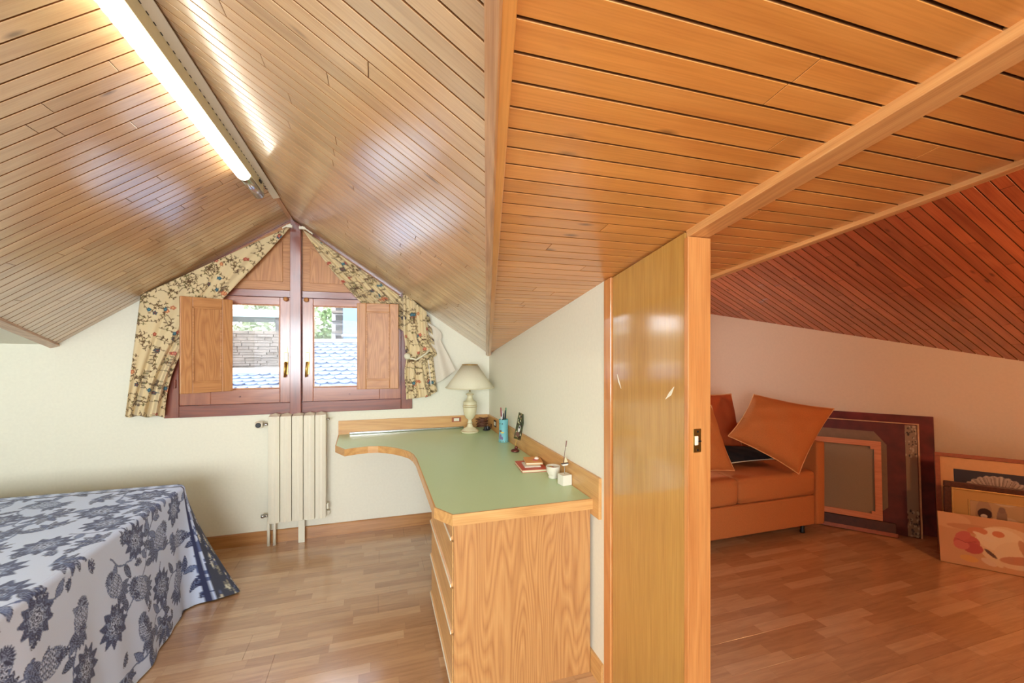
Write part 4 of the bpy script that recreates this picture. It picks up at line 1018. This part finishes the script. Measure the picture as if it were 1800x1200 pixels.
def soft_cushion(label, corners, t_, mat, piping=None, n=36):
    """soft cushion stretched between its four corners (top left, top right, bottom right, bottom left)"""
    c = [Vector(p) for p in corners]; cen = sum(c, Vector())/4; o = thing('cushion', label, 'cushion', cen)
    nrm = ((c[1]-c[0]).cross(c[3]-c[0])).normalized()
    def P(u, v):
        a, b = (u+1)/2, (1-v)/2
        a = .5+(a-.5)*(1-.07*(1-v*v)*abs(u)); b = .5+(b-.5)*(1-.07*(1-u*u)*abs(v))
        return (c[0]*(1-a)+c[1]*a)*(1-b)+(c[3]*(1-a)+c[2]*a)*b
    U = np.linspace(-1, 1, n); v = []; f = []
    for s_ in (-1, 1):
        b0 = len(v)
        for vv in U:
            for uu in U:
                t = t_/2*(max(0, 1-abs(uu)**2.4)*max(0, 1-abs(vv)**2.4))**.45*(1+.07*math.sin(uu*7+vv*5)+.05*math.sin(vv*10-uu*4))+.004*math.sin(uu*16+vv*9+2*math.sin(vv*6))*abs(uu*vv)**.5
                v.append(P(uu, vv)+nrm*s_*t)
        f += [(b0+i*n+j, b0+i*n+j+1, b0+(i+1)*n+j+1, b0+(i+1)*n+j) for i in range(n-1) for j in range(n-1)]
    k = MB().add(v, f).build('cover', mat, o, True)
    bm = bmesh.new(); bm.from_mesh(k.data); bmesh.ops.remove_doubles(bm, verts=bm.verts, dist=.0004); bmesh.ops.recalc_face_normals(bm, faces=bm.faces); bm.to_mesh(k.data); bm.free(); k.data.shade_smooth()
    e = [P(u, -1) for u in U]+[P(1, v_) for v_ in U]+[P(u, 1) for u in U[::-1]]+[P(-1, v_) for v_ in U[::-1]]
    MB().tube(e, .0045, 6, False).build('piping', piping or M['piping'], o, True)
    return o
soft_cushion('large ochre cushion with tan piping, tipped on its corner against the sofa arm',
    [at(1325, 693, -.97), at(1466, 718, -1.19), at(1404, 833, -1.20), at(1280, 766, -1.0)], .18, M['sofacush'])
soft_cushion('rust coloured cushion at the back of the sofa, left of the tilted one',
    [at(1205, 688, -.655), at(1285, 692, -.655), at(1309, 800, -.69), at(1210, 806, -.69)], .12, plain('rust_cushion', (184,84,34), .85, noise=.1, scale=200))
soft_cushion('plain ochre cushion cut off by the partition, standing in front of the rust one',
    [at(1170, 700, -.93), at(1250, 712, -.93), at(1291, 827, -1.01), at(1180, 836, -1.01)], .12, M['sofacush'])
soft_cushion('black cushion with pale piping lying behind and below the tilted cushion',
    [(1.66, -.76, .68), (2.20, -.74, .62), (2.24, -.93, .565), (1.74, -.93, .565)], .07, plain('black_cotton', (18,18,22), .8), M['shade'])

# ================================================================== PICTURES ON THE FLOOR OF THE SIDE ROOM
RZ = math.atan2(D.y, D.x)
def leaning(name, label, t0, t1, nb, nt_, H, cat='picture', group=None):
    """empty at the lower left corner; local x along the wall, local z up the leaning face, local -y towards the room"""
    lean = math.asin(max(-.5, min(.5, (nt_-nb)/H)))
    p = wn(t0, nb, .002)
    return thing(name, label, cat, p, (-lean, 0, RZ), group, local=True), t1-t0
def frame4(o, W_, H_, fw, th, mat, name='frame', y0=0., bev=.003):
    for a, b in (((0, y0, 0), (W_, y0+th, fw)), ((0, y0, H_-fw), (W_, y0+th, H_)), ((0, y0, fw), (fw, y0+th, H_-fw)), ((W_-fw, y0, fw), (W_, y0+th, H_-fw))):
        MB().box(a, b).build(name, mat, o, bevel=bev)
def painted(o, x0, x1, z0, z1, y, paint, name='painting', nx=130, nz=90, mat=None):
    S_, T_ = np.meshgrid(np.linspace(x0, x1, nx), np.linspace(z0, z1, nz))
    return grid_obj(name, np.stack([S_, np.full_like(S_, y), T_], -1), paint.sample(np.clip((S_-x0)/(x1-x0), 0, .999)*paint.w, np.clip((T_-z0)/(z1-z0), 0, .999)*paint.h), mat or paint_m, o, .0015)
paint_m = vcol('oil_paint', .5)
# biggest, nearest the wall
o, w_ = leaning('painted_board', 'largest maroon painted board, leaning on the wall behind the other pictures', 2.10, 3.205, 1.60, 1.745, .94)
MB().box((0, 0, 0), (w_, .02, .94)).build('board', M['maroon'], o, bevel=.002)
# framed picture with worn side and octagonal mount
o, w_ = leaning('framed_picture', 'dark maroon picture with a cut-corner grey mount and worn cream edge', 2.17, 3.085, 1.490, 1.625, .878)
MB().box((0, 0, 0), (w_, .022, .878)).build('panel', M['maroon2'], o, bevel=.001)
MB().box((0, -.004, .8795), (w_+.012, .024, .888)).box((w_+.001, -.004, 0), (w_+.012, .024, .879)).build('cream_edge', M['creamwood'], o, bevel=.001)
wp = Paint(.10, .85, .003, (150,122,96)); rr = random.Random(8)
for k in range(150):
    if k % 3 and not (.15 < rr.random() < .6): continue
    wp.disc(rr.uniform(.02, .1), rr.choice([rr.uniform(.6, .85), rr.uniform(0, .2)]), rr.uniform(.003, .012), rr.choice([(40,30,26), (70,50,40), (190,170,140)]))
painted(o, w_-.075, w_-.004, .004, .872, -.0012, wp, 'worn_side_band', 24, 200)
oc = [(.0, .12), (w_-.27, .12), (w_-.19, .20), (w_-.19, .70), (w_-.27, .80), (.0, .80)]
MB().prism([(x, -.003, zz) for x, zz in oc], (0, .0025, 0)).build('octagonal_mount', plain('grey_mount', (140,112,88), .8, noise=.1, scale=20), o)
# back of a stretched canvas
o, w_ = leaning('stretched_canvas', 'back of a stretched canvas with pink pine stretcher beside the sofa arm', 2.30, 2.85, 1.420, 1.530, .735)
o.location.z = .11; o.location += Vector((0, 0, 0))
frame4(o, w_, .625, .045, .018, M['pinewood'], 'stretcher_bar', 0, .002)
MB().box((.004, .0185, .004), (w_-.004, .021, .621)).build('canvas', M['canvas'], o)
for zz in (.045, .558): MB().prism([(w_-.068, -.001, zz), (w_-.044, -.001, zz), (w_-.044, -.001, zz+.022), (w_-.068, -.001, zz+.022)], (0, .008, 0)).build('corner_wedge', M['pinewood'], o)
# the ledge the canvas stands on: a lower dark frame in front of the maroon picture
o, w_ = leaning('dark_frame', 'low dark wooden frame on the floor supporting the stretched canvas', 2.30, 2.93, 1.413, 1.435, .106)
MB().box((0, -.012, 0), (w_, .045, .104)).build('rail', plain('dark_brown_wood', (74,38,28), .6, noise=.2), o, bevel=.004)
MB().box((0, -.018, .0), (w_+.01, -.0125, .03)).build('lip', M['redwood'], o, bevel=.002)
# second stack
fan = Paint(.62, .46, .002, (38,32,52))
fx, fz = .20, .25
for k in range(90):
    a = math.pi*(.16+.74*k/89); r_ = .188+.004*math.sin(k*.9)
    fan.stroke([(fx+.05*math.cos(a), fz+.05*math.sin(a)), (fx+r_*math.cos(a), fz+r_*math.sin(a))], .010, [(196,176,160), (186,166,152), (160,140,130), (206,188,172), (178,158,146)][k//2 % 5])
for k in range(22):
    a = math.pi*(.17+.72*k/21); fan.stroke([(fx+.06*math.cos(a), fz+.06*math.sin(a)), (fx+.18*math.cos(a), fz+.18*math.sin(a))], .004, (134,114,106))
fan.disc(fx+.01, fz+.02, .05, (120,90,70), .03)
o, w_ = leaning('framed_picture', 'framed picture of a pale open fan on dark blue, rearmost of the right stack', 3.145, 4.02, 1.285, 1.405, .715)
frame4(o, w_, .715, .028, .022, M['redwood'])
MB().box((.028, .010, .028), (w_-.028, .018, .687)).build('mount', plain('beige_mount', (226,176,124), .8, noise=.03), o)
painted(o, .10, w_-.10, .10, .605, .0085, fan, 'fan_painting', 200, 130)
MB().box((.0, .0225, .0), (w_, .027, .715)).build('backing', M['black'], o)
wom = Paint(.50, .36, .002, (196,160,116))
wom.disc(.08, .22, .05, (176,140,108), .16); wom.disc(.20, .12, .13, (214,186,150), .14); wom.disc(.085, .265, .040, (60,30,28), .042); wom.disc(.08, .245, .020, (230,206,186), .016)
wom.disc(.18, .24, .030, (150,120,100), .09); wom.disc(.18, .31, .020, (140,108,92), .024); wom.disc(.40, .15, .03, (150,110,84), .016); wom.disc(.25, .06, .18, (160,120,90), .05)
o, w_ = leaning('framed_picture', 'gilt-edged dark framed picture of a seated figure, middle of the right stack', 3.165, 3.86, 1.215, 1.262, .530)
frame4(o, w_, .530, .040, .024, M['darkgold'], bev=.006)
frame4(thing_ := o, w_, .530, .008, .004, M['goldleaf'], 'gilt_line', -.0042, .001) if False else None
for a, b in (((.040, -.001, .040), (w_-.040, .012, .050)), ((.040, -.001, .480), (w_-.040, .012, .490)), ((.040, -.001, .050), (.050, .012, .480)), ((w_-.050, -.001, .050), (w_-.040, .012, .480))): MB().box(a, b).build('gilt_slip', M['goldleaf'], o, bevel=.002)
MB().box((.050, .010, .050), (w_-.050, .016, .480)).build('mount', plain('olive_mount', (200,156,92), .8), o)
for a, b in (((.125, .006, .10), (w_-.125, .0098, .106)), ((.125, .006, .415), (w_-.125, .0098, .422)), ((.125, .006, .106), (.132, .0098, .415)), ((w_-.132, .006, .106), (w_-.125, .0098, .415))): MB().box(a, b).build('mount_line', M['goldleaf'], o)
painted(o, .132, w_-.132, .106, .415, .0092, wom, 'figure_painting', 120, 90)
shp = Paint(.62, .33, .002, (214,158,110))
shp.disc(.31, .035, .40, (192,112,82), .065); shp.disc(.05, .28, .10, (222,170,122), .05); shp.disc(.16, .25, .12, (204,144,98), .02)
shp.disc(.31, .16, .150, (232,198,152), .125, -.3); shp.disc(.27, .20, .10, (240,214,174), .075); shp.disc(.33, .13, .09, (236,206,164), .07, .4)
shp.disc(.175, .235, .045, (214,132,90), .024, .1); shp.disc(.265, .235, .026, (212,124,80), .020); shp.disc(.20, .205, .05, (240,216,180), .014, -.5)
shp.disc(.35, .09, .09, (204,138,100), .026, .15); shp.disc(.37, .16, .02, (206,150,108), .06, .3); shp.disc(.23, .075, .06, (232,200,154), .020, -.8); shp.disc(.225, .105, .034, (96,64,56), .010, -.8)
shp.disc(.125, .15, .060, (202,96,84), .050, .2); shp.disc(.11, .19, .040, (208,104,92), .026, .7); shp.disc(.15, .12, .045, (190,82,76), .035); shp.disc(.10, .13, .035, (214,112,98), .030)
shp.stroke([(.08, .165), (.12, .15), (.17, .165)], .004, (170,70,66)); shp.disc(.13, .05, .040, (224,164,92), .020, -.1); shp.disc(.215, .05, .035, (230,196,156), .018, -.5)
o, w_ = leaning('shell_painting', 'unframed canvas of a shell and red flower, front of the right stack', 3.115, 3.80, 1.095, 1.180, .335)
MB().box((0, 0, 0), (w_, .018, .335)).build('canvas', M['canvas'], o, bevel=.001)
painted(o, .0, w_, .0, .335, -.0008, shp, 'painted_face', 220, 110)

# ---- warm ceiling lamp of the side room, out of the picture to the right
wl = thing('globe_lamp', 'small warm globe lamp hanging in the side room', 'ceiling light', (2.45, -3.35, 1.72))
gl = N('warm_globe'); gl.set(Base_Color=(.9, .8, .6), Emission_Color=(1, .56, .26), Emission_Strength=3.)
MB().lathe([(.001, -.06), (.035, -.05), (.058, -.02), (.058, .02), (.035, .05), (.012, .06)], (2.45, -3.35, 1.64), 20).build('globe', gl.m, wl, True)
MB().tube([(2.45, -3.35, 1.70), (2.45, -3.35, z3(2.45, -3.35))], .004).build('cord', M['black'], wl)
lamp('warm_bulb', 'POINT', (2.45, -3.35, 1.50), WARM_LAMP_W, (1., .46, .18), radius=.06)
